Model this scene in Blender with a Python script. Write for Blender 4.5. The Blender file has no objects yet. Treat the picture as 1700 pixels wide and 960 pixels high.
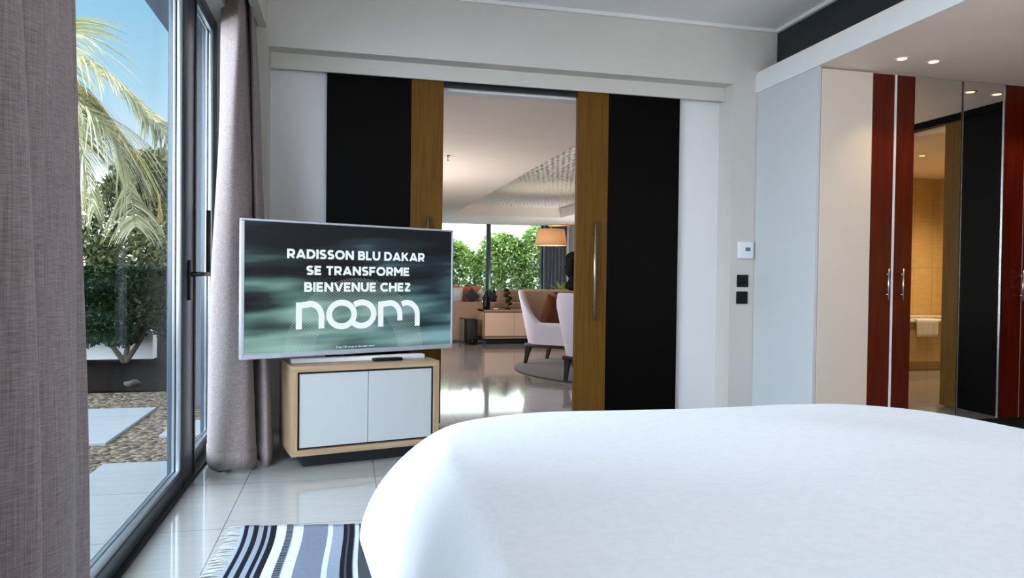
import bpy, bmesh, math, random
from mathutils import Vector, Matrix
random.seed(7)
S = bpy.context.scene
COL = S.collection
PI = math.pi

# ------------------------------------------------------------------ camera
cam_d = bpy.data.cameras.new('camera')
cam = bpy.data.objects.new('camera', cam_d)
COL.objects.link(cam)
YAW, PIT, ROL, FPX, CAMZ = .22914, .016859, .012388, 1181.7, 1.05
cy_, sy_ = math.cos(YAW), math.sin(YAW)
r0 = Vector((cy_, -sy_, 0)); f0 = Vector((sy_, cy_, 0)); u0 = Vector((0, 0, 1))
fw = math.cos(PIT) * f0 - math.sin(PIT) * u0
up = math.sin(PIT) * f0 + math.cos(PIT) * u0
rt = math.cos(ROL) * r0 + math.sin(ROL) * up
up = -math.sin(ROL) * r0 + math.cos(ROL) * up
m = Matrix.Identity(4)
for i in range(3):
    m[i][0], m[i][1], m[i][2] = rt[i], up[i], -fw[i]
m[2][3] = CAMZ
cam.matrix_world = m
cam_d.sensor_fit = 'HORIZONTAL'
cam_d.sensor_width = 36
cam_d.lens = FPX / 1700 * 36
cam_d.clip_start = .05
cam_d.clip_end = 300
S.camera = cam

# ------------------------------------------------------------------ colour management
S.view_settings.view_transform = 'Standard'
S.view_settings.look = 'None'
S.view_settings.gamma = 1
S.view_settings.use_curve_mapping = False
S.view_settings.exposure = 0.0
S.cycles.use_denoising = True
S.cycles.max_bounces = 12
S.cycles.diffuse_bounces = 6
S.cycles.glossy_bounces = 6
S.cycles.transparent_max_bounces = 24
S.cycles.sample_clamp_indirect = 6
S.cycles.caustics_reflective = False
S.cycles.caustics_refractive = False

# ------------------------------------------------------------------ world sky
SKY_LOW, SKY_SIDE_FILL, SKY_HAZE, SKY_FAR_FILL, SUN_E = 1.0, 11.0, 3.0, 4.0, 6.3
w = bpy.data.worlds.new('sky'); S.world = w; w.use_nodes = True
nt = w.node_tree; nt.nodes.clear()
def wn(t, **k):
    n = nt.nodes.new(t)
    for a, b in k.items(): setattr(n, a, b)
    return n
tc = wn('ShaderNodeTexCoord'); sep = wn('ShaderNodeSeparateXYZ')
nt.links.new(tc.outputs['Generated'], sep.inputs[0])
ramp = wn('ShaderNodeValToRGB')
el = ramp.color_ramp.elements
el[0].position = 0.0; el[0].color = (1.25, 1.27, 1.3, 1)
el[1].position = 0.42; el[1].color = (.22, .52, .83, 1)
e = el.new(.10); e.color = (1.05, 1.12, 1.2, 1)
e = el.new(.22); e.color = (.52, .82, 1.0, 1)
e = el.new(.36); e.color = (.28, .62, .93, 1)
nt.links.new(sep.outputs['Z'], ramp.inputs[0])
# added bright lobe in the unseen sky towards -x, lights the interior
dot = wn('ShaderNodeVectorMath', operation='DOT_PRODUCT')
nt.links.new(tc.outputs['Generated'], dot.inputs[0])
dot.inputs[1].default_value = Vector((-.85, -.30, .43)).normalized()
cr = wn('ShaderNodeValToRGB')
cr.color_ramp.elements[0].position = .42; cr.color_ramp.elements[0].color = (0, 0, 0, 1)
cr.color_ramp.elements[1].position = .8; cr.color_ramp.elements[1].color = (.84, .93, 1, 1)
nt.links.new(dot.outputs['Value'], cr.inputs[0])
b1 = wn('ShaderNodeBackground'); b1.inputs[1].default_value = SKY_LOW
b2 = wn('ShaderNodeBackground'); b2.inputs[1].default_value = SKY_SIDE_FILL
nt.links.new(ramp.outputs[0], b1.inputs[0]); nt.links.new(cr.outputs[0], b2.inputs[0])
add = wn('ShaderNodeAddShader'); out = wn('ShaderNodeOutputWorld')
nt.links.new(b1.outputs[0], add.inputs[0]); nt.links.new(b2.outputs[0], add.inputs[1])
# thin white haze hugging the horizon
hz = wn('ShaderNodeValToRGB')
hz.color_ramp.elements[0].position = .05; hz.color_ramp.elements[0].color = (1, 1, 1, 1)
hz.color_ramp.elements[1].position = .13; hz.color_ramp.elements[1].color = (0, 0, 0, 1)
nt.links.new(sep.outputs['Z'], hz.inputs[0])
b3 = wn('ShaderNodeBackground'); b3.inputs[1].default_value = SKY_HAZE
nt.links.new(hz.outputs[0], b3.inputs[0])
add2 = wn('ShaderNodeAddShader'); nt.links.new(add.outputs[0], add2.inputs[0]); nt.links.new(b3.outputs[0], add2.inputs[1])
# added bright sky lobe beyond the living room window, whitens its floor reflection
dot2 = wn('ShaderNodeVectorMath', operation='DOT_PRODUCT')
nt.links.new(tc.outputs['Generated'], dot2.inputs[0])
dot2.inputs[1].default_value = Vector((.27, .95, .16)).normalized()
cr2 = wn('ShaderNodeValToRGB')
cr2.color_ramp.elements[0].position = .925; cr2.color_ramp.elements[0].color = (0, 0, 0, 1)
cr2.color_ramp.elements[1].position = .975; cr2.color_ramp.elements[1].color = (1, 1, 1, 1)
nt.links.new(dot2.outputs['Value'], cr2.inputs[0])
b4 = wn('ShaderNodeBackground'); b4.inputs[1].default_value = SKY_FAR_FILL
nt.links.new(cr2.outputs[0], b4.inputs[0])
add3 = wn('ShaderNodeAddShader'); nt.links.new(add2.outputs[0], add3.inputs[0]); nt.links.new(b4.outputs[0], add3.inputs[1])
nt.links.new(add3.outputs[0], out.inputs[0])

# ------------------------------------------------------------------ sun and added fill lights
def lamp(name, kind, loc, energy, color=(1, 1, 1), size=.3, aim=None, **k):
    l = bpy.data.lights.new(name, kind); l.energy = energy; l.color = color
    if kind == 'AREA':
        l.shape = 'RECTANGLE'; l.size = size; l.size_y = k.pop('size_y', size)
    elif kind == 'SUN': l.angle = size
    else: l.shadow_soft_size = size
    for a, b in k.items(): setattr(l, a, b)
    o = bpy.data.objects.new(name, l); COL.objects.link(o); o.location = loc
    if aim is not None:
        o.rotation_euler = (Vector(aim) - Vector(loc)).to_track_quat('-Z', 'Y').to_euler()
    return o
lamp('sun', 'SUN', (20, 6, 30), SUN_E, (1, .95, .86), .01, aim=(0, 10, 0))
# added area fills out of frame, without fixtures, to brighten the rooms
lamp('bedroom_fill', 'AREA', (2.3, -.75, 1.5), 48, (1, .96, .93), .9, aim=(2.1, -.1, 2.93), size_y=.5)
lamp('passage_fill', 'AREA', (4.1, .6, .9), 28, (1, .93, .87), .5, aim=(4.1, 1.2, 2.4))
lamp('living_corner_fill', 'AREA', (5.1, 14.2, .45), 45, (1, .96, .92), .3, aim=(5.0, 16.6, 2.0))
lamp('living_fill', 'AREA', (-.2, 8.8, .7), 88, (1, .93, .87), .9, aim=(1.2, 9.4, 2.4), size_y=1.6)
lamp('living_ceiling_fill', 'AREA', (.0, 6.6, 2.34), 36, (1, .93, .88), 1.0, aim=(.0, 6.6, 0))

# ------------------------------------------------------------------ helpers: colour and materials
def lin(c):
    f = lambda v: (v / 255) / 12.92 if v <= 10 else (((v / 255) + .055) / 1.055) ** 2.4
    return (f(c[0]), f(c[1]), f(c[2]), 1)
class N:
    """small node-tree helper around one Principled material"""
    def __init__(s, name):
        s.m = bpy.data.materials.new(name); s.m.use_nodes = True
        s.t = s.m.node_tree; s.p = s.t.nodes['Principled BSDF']; s.o = s.t.nodes['Material Output']
    def n(s, typ, **k):
        x = s.t.nodes.new(typ)
        for a, b in k.items(): setattr(x, a, b)
        return x
    def l(s, a, b): s.t.links.new(a, b)
    def coord(s, scale=(1, 1, 1), kind='Object', rot=(0, 0, 0)):
        t = s.n('ShaderNodeTexCoord'); mp = s.n('ShaderNodeMapping')
        mp.inputs['Scale'].default_value = scale; mp.inputs['Rotation'].default_value = rot
        s.l(t.outputs[kind], mp.inputs[0]); return mp.outputs[0]
    def noise(s, vec, scale=5, detail=3, rough=.5):
        x = s.n('ShaderNodeTexNoise'); x.inputs['Scale'].default_value = scale
        x.inputs['Detail'].default_value = detail; x.inputs['Roughness'].default_value = rough
        s.l(vec, x.inputs['Vector']); return x.outputs['Fac']
    def ramp(s, fac, stops, interp='LINEAR'):
        x = s.n('ShaderNodeValToRGB'); r = x.color_ramp; r.interpolation = interp
        while len(r.elements) < len(stops): r.elements.new(.5)
        for e, (p, c) in zip(r.elements, stops): e.position = p; e.color = c
        s.l(fac, x.inputs[0]); return x.outputs[0]
    def math(s, op, a, b=None, c=None):
        x = s.n('ShaderNodeMath', operation=op)
        for i, v in enumerate((a, b, c)):
            if v is None: continue
            if isinstance(v, (int, float)): x.inputs[i].default_value = v
            else: s.l(v, x.inputs[i])
        return x.outputs[0]
    def mix(s, fac, a, b, mode='MIX'):
        x = s.n('ShaderNodeMix', data_type='RGBA', blend_type=mode)
        for i, v in ((0, fac), (6, a), (7, b)):
            if isinstance(v, (int, float)): x.inputs[i].default_value = v
            elif isinstance(v, tuple): x.inputs[i].default_value = v
            else: s.l(v, x.inputs[i])
        return x.outputs[2]
    def bump(s, h, strength=.2, dist=.01):
        x = s.n('ShaderNodeBump'); x.inputs['Strength'].default_value = strength
        x.inputs['Distance'].default_value = dist
        s.l(h, x.inputs['Height']); s.l(x.outputs[0], s.p.inputs['Normal'])
    def set(s, **k):
        for a, b in k.items():
            inp = s.p.inputs[a.replace('_', ' ')]
            if hasattr(b, 'node'): s.l(b, inp)
            else: inp.default_value = b
        return s
def plain(name, c, rough=.5, metal=0, var=.06, scale=8, bump=0, spec=.5, stretch=(1, 1, 1)):
    q = N(name); v = q.noise(q.coord(stretch), scale, 4)
    L = lin(c)
    lo = tuple(x * (1 - var) for x in L[:3]) + (1,); hi = tuple(min(1, x * (1 + var)) for x in L[:3]) + (1,)
    q.set(Base_Color=q.ramp(v, [(.3, lo), (.7, hi)]), Roughness=rough, Metallic=metal, Specular_IOR_Level=spec)
    if bump: q.bump(v, bump, .004)
    return q.m
def emit(name, c, e):
    q = N(name); q.set(Base_Color=(.02, .02, .02, 1), Emission_Color=c, Emission_Strength=e); return q.m

MT = {}
MT['wall'] = plain('warm_white_paint', (200, 198, 194), .6, var=.02, scale=3, bump=.02)
MT['inner_wall'] = plain('pale_grey_paint', (220, 221, 226), .6, var=.02, scale=3)
MT['ceiling'] = plain('ceiling_paint', (234, 236, 240), .7, var=.02, scale=3)
MT['soffit'] = plain('soffit_paint', (236, 226, 219), .6, var=.02, scale=3)
MT['white'] = plain('white_satin_paint', (226, 228, 230), .4, var=.015, scale=4)
MT['bulkhead'] = plain('charcoal_blue_paint', (24, 29, 35), .55, var=.1, scale=5)
MT['alu'] = plain('anthracite_aluminium', (62, 74, 86), .32, .35, var=.06, scale=10)
MT['alu_light'] = plain('brushed_aluminium', (176, 184, 192), .28, .9, var=.05, scale=20)
MT['black'] = plain('black_metal', (16, 17, 20), .35, .2, var=.1, scale=20)
MT['rubber'] = plain('black_gasket', (14, 15, 18), .6, var=.1, scale=20)
MT['steel'] = plain('satin_steel', (190, 188, 186), .25, 1, var=.04, scale=30)
MT['silver'] = plain('silver_plastic', (180, 184, 198), .33, .45, var=.03, scale=20)
MT['plastic_white'] = plain('white_plastic', (226, 230, 238), .35, var=.02, scale=10)
MT['plastic_black'] = plain('black_plastic', (10, 10, 12), .45, spec=.25, var=.1, scale=20)
MT['lcd'] = plain('grey_lcd', (96, 118, 132), .2, var=.05, scale=20)
MT['lacquer'] = plain('pale_lacquer', (170, 174, 178), .35, var=.012, scale=3)
MT['groove'] = plain('dark_groove', (30, 27, 25), .6, var=.1)
MT['plinth'] = plain('black_plinth', (13, 18, 24), .4, var=.1)
MT['soundbar'] = plain('pearl_plastic', (205, 207, 210), .35, var=.02)
MT['beige_panel'] = plain('cream_lacquer', (212, 205, 197), .35, var=.015, scale=3)
MT['blush_panel'] = plain('blush_lacquer', (214, 186, 168), .35, var=.015, scale=3)
MT['end_panel'] = plain('white_lacquer', (194, 199, 204), .4, var=.012, scale=3)

def wood(name, a, b, rough=.4, axis='z', scale=1.0, coat=0):
    q = N(name)
    st = {'z': (26, 26, 1.1), 'x': (1.1, 26, 26), 'y': (26, 1.1, 26)}[axis]
    v = q.noise(q.coord(tuple(i * scale for i in st)), 2.2, 6, .6)
    q.set(Base_Color=q.ramp(v, [(.3, lin(a)), (.5, tuple((x + y) / 2 for x, y in zip(lin(a), lin(b)))), (.72, lin(b))]), Roughness=rough, Coat_Weight=coat, Coat_Roughness=.08)
    q.bump(v, .04, .002)
    return q.m
MT['stile'] = wood('golden_brown_veneer', (84, 56, 15), (106, 74, 24), .6)
MT['stile'].node_tree.nodes['Principled BSDF'].inputs['Specular IOR Level'].default_value = .15
MT['dark_veneer'] = wood('dark_wenge_veneer', (4, 3, 3), (7, 5, 6), .42)
MT['dark_veneer'].node_tree.nodes['Principled BSDF'].inputs['Specular IOR Level'].default_value = .06
MT['oak'] = wood('oak', (138, 113, 88), (172, 146, 118), .45, 'x')
MT['oak_v'] = wood('oak_upright', (138, 113, 88), (172, 146, 118), .45, 'z')
MT['mahogany'] = wood('red_mahogany', (58, 10, 3), (94, 22, 8), .34, coat=.12)
MT['mahogany'].node_tree.nodes['Principled BSDF'].inputs['Specular IOR Level'].default_value = .25
MT['dark_wood'] = plain('dark_stained_wood', (24, 18, 20), .35, var=.15, stretch=(20, 20, 1))

def tiles(name, a, b, grout, sx, sy, ox, oy, mortar=.0022, rough=.1, vein=1, spec=.5):
    q = N(name)
    mp = q.n('ShaderNodeMapping'); t = q.n('ShaderNodeTexCoord')
    mp.inputs['Location'].default_value = (-ox, -oy, 0)
    q.l(t.outputs['Object'], mp.inputs[0])
    br = q.n('ShaderNodeTexBrick'); br.offset = 0; br.squash = 1
    br.inputs['Scale'].default_value = 1; br.inputs['Brick Width'].default_value = sx
    br.inputs['Row Height'].default_value = sy; br.inputs['Mortar Size'].default_value = mortar
    br.inputs['Mortar Smooth'].default_value = .1; br.inputs['Bias'].default_value = 0
    br.inputs['Color1'].default_value = (.96, .96, .96, 1); br.inputs['Color2'].default_value = (1, 1, 1, 1)
    br.inputs['Mortar'].default_value = (0, 0, 0, 1)
    q.l(mp.outputs[0], br.inputs['Vector'])
    v = q.noise(q.coord((1.2, 14, 1)), 3.0 * vein, 5, .62)
    cl = q.ramp(v, [(.3, lin(a)), (.7, lin(b))])
    cl = q.mix(1.0, cl, br.outputs['Color'], 'MULTIPLY')
    cl = q.mix(br.outputs['Fac'], cl, lin(grout))
    q.set(Base_Color=cl, Roughness=rough, Specular_IOR_Level=spec)
    return q.m
MT['floor'] = tiles('polished_cream_marble', (142, 141, 141), (152, 151, 151), (92, 92, 92), .64, .655, -.485, 3.10, rough=.07, spec=.75)
MT['terrace'] = tiles('grey_terrace_slab', (116, 120, 124), (128, 132, 136), (70, 74, 78), 3.2, .70, -1.35, 3.157, .003, .45)

def fabric(name, a, b, rough=.85, thread=420, slub=(13, 13, 190), sheen=.2, bump=.25, trans=0):
    q = N(name)
    v = q.noise(q.coord(slub), 3, 5, .7)
    v2 = q.noise(q.coord((thread, thread, 9)), 1, 2)
    f = q.math('MULTIPLY_ADD', v2, .35, q.math('MULTIPLY', v, .65))
    q.set(Base_Color=q.ramp(f, [(.36, lin(a)), (.62, lin(b))]), Roughness=rough, Sheen_Weight=sheen, Specular_IOR_Level=.2)
    q.bump(f, bump, .002)
    if trans:
        tr = q.n('ShaderNodeBsdfTranslucent'); tr.inputs[0].default_value = lin(b)
        mx = q.n('ShaderNodeMixShader'); mx.inputs[0].default_value = trans
        q.l(q.p.outputs[0], mx.inputs[1]); q.l(tr.outputs[0], mx.inputs[2]); q.l(mx.outputs[0], q.o.inputs[0])
    return q.m
MT['linen'] = fabric('mauve_grey_linen', (106, 95, 95), (158, 145, 146), trans=.03)
MT['cotton'] = fabric('white_cotton', (224, 227, 234), (231, 234, 241), .8, bump=.04, sheen=.1)
MT['chair_fabric'] = fabric('pale_lavender_grey_fabric', (184, 184, 202), (204, 204, 220), slub=(40, 40, 40))
MT['chair_inside'] = fabric('warm_beige_fabric', (196, 162, 136), (214, 180, 154), slub=(40, 40, 40))
MT['brown_cushion'] = fabric('rust_brown_velvet', (104, 62, 36), (124, 76, 46), slub=(40, 40, 40))
MT['sofa'] = fabric('taupe_sofa_fabric', (134, 114, 96), (152, 130, 110), slub=(50, 50, 50))
MT['grey_curtain'] = fabric('slate_curtain', (70, 74, 86), (86, 90, 104), slub=(60, 60, 30))
MT['rug_round'] = fabric('charcoal_rug_pile', (54, 53, 61), (74, 72, 82), slub=(60, 60, 60), sheen=.3)
MT['c_grey'] = fabric('pale_grey_cushion', (176, 176, 178), (196, 196, 198), slub=(40, 40, 40))
MT['c_olive'] = fabric('dark_olive_cushion', (40, 42, 40), (56, 58, 54), slub=(40, 40, 40))
MT['c_orange'] = fabric('terracotta_cushion', (176, 96, 66), (200, 116, 84), slub=(40, 40, 40))
MT['c_dark'] = fabric('charcoal_cushion', (34, 35, 42), (52, 53, 62), slub=(40, 40, 40))
MT['towel'] = fabric('white_towel', (224, 222, 220), (240, 238, 236), slub=(80, 80, 80), bump=.5)
MT['fringe'] = plain('undyed_wool', (158, 160, 162), .9, var=.06, scale=60)

def glass(name, tint=(1, 1, 1, 1), ior=.03, rough=0.0):
    q = N(name)
    tr = q.n('ShaderNodeBsdfTransparent'); tr.inputs[0].default_value = tint
    gl = q.n('ShaderNodeBsdfGlossy'); gl.inputs['Roughness'].default_value = rough
    ge = q.n('ShaderNodeNewGeometry'); dp = q.n('ShaderNodeVectorMath', operation='DOT_PRODUCT')
    q.l(ge.outputs['Normal'], dp.inputs[0]); q.l(ge.outputs['Incoming'], dp.inputs[1])
    fr = q.math('MULTIPLY_ADD', q.math('POWER', q.math('SUBTRACT', 1, q.math('ABSOLUTE', dp.outputs['Value'])), 5), (1 - ior) * .18, ior)
    mx = q.n('ShaderNodeMixShader')
    q.l(fr, mx.inputs[0]); q.l(tr.outputs[0], mx.inputs[1]); q.l(gl.outputs[0], mx.inputs[2])
    q.l(mx.outputs[0], q.o.inputs[0]); return q.m
MT['glass'] = glass('window_glass', (.95, .975, .985, 1), .012)
q = N('mirror_glass'); q.set(Base_Color=(.80, .80, .78, 1), Metallic=1.0, Roughness=.012)
v = q.noise(q.coord(), 1.5, 1); q.set(Roughness=q.math('MULTIPLY', v, .02)); MT['mirror'] = q.m

# ------------------------------------------------------------------ helpers: meshes and things
WORLD = {}            # parents whose children are modelled in world coordinates
class B:
    def __init__(s): s.bm = bmesh.new()
    def _add(s, t):
        me = bpy.data.meshes.new('t'); t.to_mesh(me); t.free(); s.bm.from_mesh(me); bpy.data.meshes.remove(me)
    def box(s, x0, x1, y0, y1, z0, z1, bev=0, seg=2, M=None, taper=None):
        t = bmesh.new(); bmesh.ops.create_cube(t, size=1)
        for v in t.verts:
            k = 1
            if taper and v.co.z < 0: k = taper
            v.co = Vector(((x0 + x1) / 2 + v.co.x * k * (x1 - x0), (y0 + y1) / 2 + v.co.y * k * (y1 - y0), (z0 + z1) / 2 + v.co.z * (z1 - z0)))
        if bev: bmesh.ops.bevel(t, geom=list(t.edges), offset=bev, segments=seg, profile=.5, affect='EDGES')
        if M: bmesh.ops.transform(t, matrix=M, verts=t.verts)
        s._add(t); return s
    def cyl(s, a, b, r, r2=None, seg=20):
        a, b = Vector(a), Vector(b); t = bmesh.new()
        bmesh.ops.create_cone(t, cap_ends=True, segments=seg, radius1=r, radius2=r if r2 is None else r2, depth=(b - a).length)
        mt = Matrix.Translation((a + b) / 2) @ (b - a).to_track_quat('Z', 'Y').to_matrix().to_4x4()
        bmesh.ops.transform(t, matrix=mt, verts=t.verts); s._add(t); return s
    def ball(s, c, r, sc=(1, 1, 1), seg=20):
        t = bmesh.new(); bmesh.ops.create_uvsphere(t, u_segments=seg, v_segments=seg // 2 + 2, radius=r)
        for v in t.verts: v.co = Vector((c[0] + v.co.x * sc[0], c[1] + v.co.y * sc[1], c[2] + v.co.z * sc[2]))
        s._add(t); return s
    def lathe(s, prof, c=(0, 0, 0), seg=36, cap=True):
        rows = [[s.bm.verts.new((c[0] + r * math.cos(2 * PI * i / seg), c[1] + r * math.sin(2 * PI * i / seg), c[2] + z)) for i in range(seg)] for r, z in prof]
        for a, b in zip(rows, rows[1:]):
            for i in range(seg): s.bm.faces.new((a[i], a[(i + 1) % seg], b[(i + 1) % seg], b[i]))
        if cap:
            s.bm.faces.new(rows[0][::-1]); s.bm.faces.new(rows[-1])
        return s
    def grid(s, rows, close=False):
        vs = [[s.bm.verts.new(p) for p in r] for r in rows]
        for a, b in zip(vs, vs[1:]):
            n = len(a)
            for i in range(n if close else n - 1):
                s.bm.faces.new((a[i], a[(i + 1) % n], b[(i + 1) % n], b[i]))
        return vs
    def prism(s, poly, y0, y1):
        """polygon in x,z pushed from y0 to y1"""
        a = [s.bm.verts.new((x, y0, z)) for x, z in poly]; b = [s.bm.verts.new((x, y1, z)) for x, z in poly]
        s.bm.faces.new(a); s.bm.faces.new(b[::-1]); n = len(a)
        for i in range(n): s.bm.faces.new((a[i], b[i], b[(i + 1) % n], a[(i + 1) % n]))
        return s
    def out(s, name, mat, parent=None, smooth=False):
        bmesh.ops.recalc_face_normals(s.bm, faces=s.bm.faces)
        me = bpy.data.meshes.new(name); s.bm.to_mesh(me); s.bm.free()
        return link(name, me, mat, parent, smooth)
def link(name, me, mat, parent=None, smooth=False):
    for mm in (mat if isinstance(mat, (list, tuple)) else [mat]): me.materials.append(mm)
    if smooth:
        for p in me.polygons: p.use_smooth = True
        if smooth == 'auto':
            me.set_sharp_from_angle(angle=math.radians(40))
    o = bpy.data.objects.new(name, me); COL.objects.link(o)
    if parent is not None:
        o.parent = parent
        if parent in WORLD:
            if WORLD[parent] is not None: o.matrix_parent_inverse = WORLD[parent].inverted()
            WORLD[o] = None
    return o
def tag(o, label, cat, group=None, kind=None):
    o['label'] = label; o['category'] = cat
    if group: o['group'] = group
    if kind: o['kind'] = kind
    return o
def thing(name, label, cat, loc=(0, 0, 0), rotz=0, group=None, kind=None, world=False):
    o = bpy.data.objects.new(name, None); COL.objects.link(o); o.empty_display_size = .1
    o.location = loc; o.rotation_euler = (0, 0, rotz)
    if world: WORLD[o] = Matrix.Translation(loc)
    return tag(o, label, cat, group, kind)
def struct(o, label=None, cat=None):
    o['kind'] = 'structure'
    if label: o['label'] = label; o['category'] = cat
    return o
def raw(name, verts, faces, mat, parent=None, smooth=False):
    me = bpy.data.meshes.new(name); me.from_pydata(verts, [], faces); me.update()
    return link(name, me, mat, parent, smooth)
def bx(*a, **k): return B().box(*a, **k)

# ================================================================== SETTING
# ---- floors
f = bx(-.86, 10.5, -1.2, 17.6, -.2, 0)
struct(f.out('floor', MT['floor']), 'polished cream marble tile floor running through both rooms', 'floor')
# ---- ceilings
struct(bx(-.86, 3.30, -1.2, 4.8, 2.93, 3.10).out('ceiling', MT['ceiling']), 'flat pale ceiling over the bed', 'ceiling')
struct(bx(2.98, 4.98, -1.2, 4.8, 2.45, 2.60).out('ceiling_soffit', MT['soffit']), 'lowered soffit in front of the wardrobe with recessed spotlights', 'ceiling')
struct(bx(2.972, 3.0, -1.2, 4.8, 2.447, 2.582).out('trim_1', MT['white']), 'white fascia board along the edge of the lowered soffit', 'trim')
struct(bx(3.147, 3.30, -1.2, 4.8, 2.60, 2.93).out('wall_bulkhead', MT['bulkhead']), 'charcoal upper wall strip above the white fascia', 'wall')
c = B()
c.prism([(-.52, 2.905), (3.147, 2.905), (3.147, 2.93), (-.52, 2.93)], 4.775, 4.8)
c.box(3.122, 3.147, -1.2, 4.79, 2.905, 2.93)
struct(c.out('trim_2', MT['white']), 'slim white cornice around the bedroom ceiling', 'trim')
# ---- back wall (towards the living room)
b = B()
b.box(-.86, 5.2, 4.8, 5.0, 2.505, 3.10)              # above the recess
b.box(-.86, -.50, 4.8, 5.0, 0, 2.505)                # left of the recess
b.box(2.787, 5.2, 4.8, 5.0, 0, 2.505)                # right of the recess
struct(b.out('wall_back', MT['wall']), 'off white wall around the recessed sliding doors', 'wall')
b = B()
b.box(-.86, .45, 5.0, 5.15, 0, 3.1); b.box(1.83, 5.65, 5.0, 5.15, 0, 3.1); b.box(.45, 1.83, 5.03, 5.15, 2.36, 3.1)
struct(b.out('wall_recess', MT['inner_wall']), 'pale wall inside the recess behind the sliding doors', 'wall')
struct(bx(-.499, 2.786, 4.925, 4.945, 2.402, 2.506, bev=.002).out('trim_3', MT['wall']), 'off white pelmet board hiding the sliding door track', 'trim')
struct(bx(-.1, 2.42, 4.972, 4.998, 2.372, 2.432).out('trim_4', MT['black']), 'black sliding door track under the pelmet board', 'trim')
# ---- window wall, left
b = B()
b.box(-.86, -.70, -1.2, 4.8, 2.60, 3.10); b.box(-.86, -.70, -1.2, -.5, 0, 2.6); b.box(-.86, -.73, 4.74, 4.8, 0, 2.6)
struct(b.out('wall_left', MT['wall']), 'wall above the glazed terrace door', 'wall')
struct(bx(-.56, -.506, -1.2, 4.8, 2.62, 2.93).out('trim_5', MT['wall']), 'boxed curtain pelmet above the terrace window', 'trim')
struct(bx(-.86, 5.2, -1.35, -1.2, 0, 3.1).out('wall_front', MT['wall']), 'off white wall behind the bed', 'wall')
# ---- dressing passage walls
b = B()
b.box(4.98, 5.10, -1.2, 1.95, 0, 2.6); b.box(4.98, 5.10, 3.12, 4.8, 0, 2.6); b.box(4.98, 5.10, 1.95, 3.12, 2.40, 2.6)
struct(b.out('wall_right', MT['wall']), 'wall with the bathroom opening facing the wardrobe', 'wall')
struct(bx(3.12, 3.24, -1.2, 2.1, 0, 2.45).out('wall_partition', MT['wall']), 'partition between the bed and the dressing passage', 'wall')

# ---- terrace sliding window
def window_leaf(name, x, y0, y1, z1, label, handle=False):
    t = thing(name, label, 'window', (x, (y0 + y1) / 2, 0), kind='structure', world=True)
    fr = B(); d0, d1 = x - .035, x + .035; zb, zt = .075, z1 - .07
    a0, a1 = y0 + (.17 if handle else .035), y1 - (.245 if handle else .10)
    fr.box(d0, d1, y0, a0, .012, z1, bev=.004); fr.box(d0, d1, a1, y1, .012, z1, bev=.004)
    fr.box(d0, d1, a0, a1, .012, zb, bev=.004); fr.box(d0, d1, a0, a1, zt, z1, bev=.004)
    fo = fr.out('frame', MT['alu'], t, 'auto')
    bd = B()
    for (p, r) in ((.012, .018), (-.006, .010)):
        xb0, xb1 = x + p - .004, x + p + r
        bd.box(xb0, xb1, a0, a0 + .022, zb, zt, bev=.003); bd.box(xb0, xb1, a1 - .022, a1, zb, zt, bev=.003)
        bd.box(xb0, xb1, a0, a1, zb, zb + .022, bev=.003); bd.box(xb0, xb1, a0, a1, zt - .022, zt, bev=.003)
    bd.out('glazing_bead', MT['alu_light'], t, 'auto')
    B().box(x - .012, x - .004, a0, a1, zb, zt).out('pane', MT['glass'], t)
    if handle:
        yh = y1 - .115
        h = B().box(x + .036, x + .046, yh - .03, yh + .03, .915, 1.115, bev=.003)
        h.cyl((x + .046, yh, 1.045), (x + .085, yh, 1.045), .012)
        h.box(x + .074, x + .096, yh - .012, yh + .235, 1.034, 1.056, bev=.004)
        h.box(x + .074, x + .096, yh + .213, yh + .237, 1.034, 1.385, bev=.004)
        h.out('handle', MT['black'], t, 'auto')
    return t
window_leaf('window_1', -.80, 1.20, 3.95, 2.60, 'sliding terrace window leaf with the black lever handle', True)
window_leaf('window_2', -.825, 3.975, 4.745, 2.60, 'narrow fixed window leaf behind the right curtain')
window_leaf('window_3', -.825, -.5, 1.18, 2.60, 'terrace window leaf nearest the bed head, behind the left curtain')
g = B().box(-.86, -.745, -.5, 4.745, -.02, .012); g.box(-.84, -.76, 3.945, 3.978, .012, 2.6)
struct(g.out('trim_6', MT['rubber']), 'dark sill track and meeting stile of the terrace window', 'trim')

# ---- living room shell
LC = 2.36
struct(bx(5.53, 5.65, 5.15, 17.6, 0, 3.0).out('wall_living_right', MT['wall']), 'pale right wall of the living room', 'wall')
struct(bx(-.86, -.74, 5.15, 17.6, 0, 3.0).out('wall_living_left', MT['wall']), 'pale left wall of the living room', 'wall')
b = B()
RX0, RX1, RY0, RY1 = 2.19, 4.57, 6.2, 14.97
b.box(-.86, RX0, 5.15, 17.6, LC, 2.72); b.box(RX1, 5.6, 5.15, 17.6, LC, 2.72)
b.box(RX0, RX1, 5.15, RY0, LC, 2.72); b.box(RX0, RX1, RY1, 17.6, LC, 2.72)
struct(b.out('ceiling_living', MT['soffit']), 'plain lowered living room ceiling around the raised panel', 'ceiling')
q = N('woven_ceiling_panel')
t_ = q.n('ShaderNodeTexCoord'); mp = q.n('ShaderNodeMapping'); q.l(t_.outputs['Object'], mp.inputs[0])
mp.inputs['Scale'].default_value = (1, .55, 1); mp.inputs['Rotation'].default_value = (0, 0, .5)
vo = q.n('ShaderNodeTexVoronoi', feature='SMOOTH_F1'); vo.inputs['Scale'].default_value = 15; vo.inputs['Randomness'].default_value = .3
q.l(mp.outputs[0], vo.inputs['Vector'])
q.set(Base_Color=lin((232, 230, 226)), Roughness=.4); q.bump(vo.outputs['Distance'], 1.0, .12)
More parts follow.
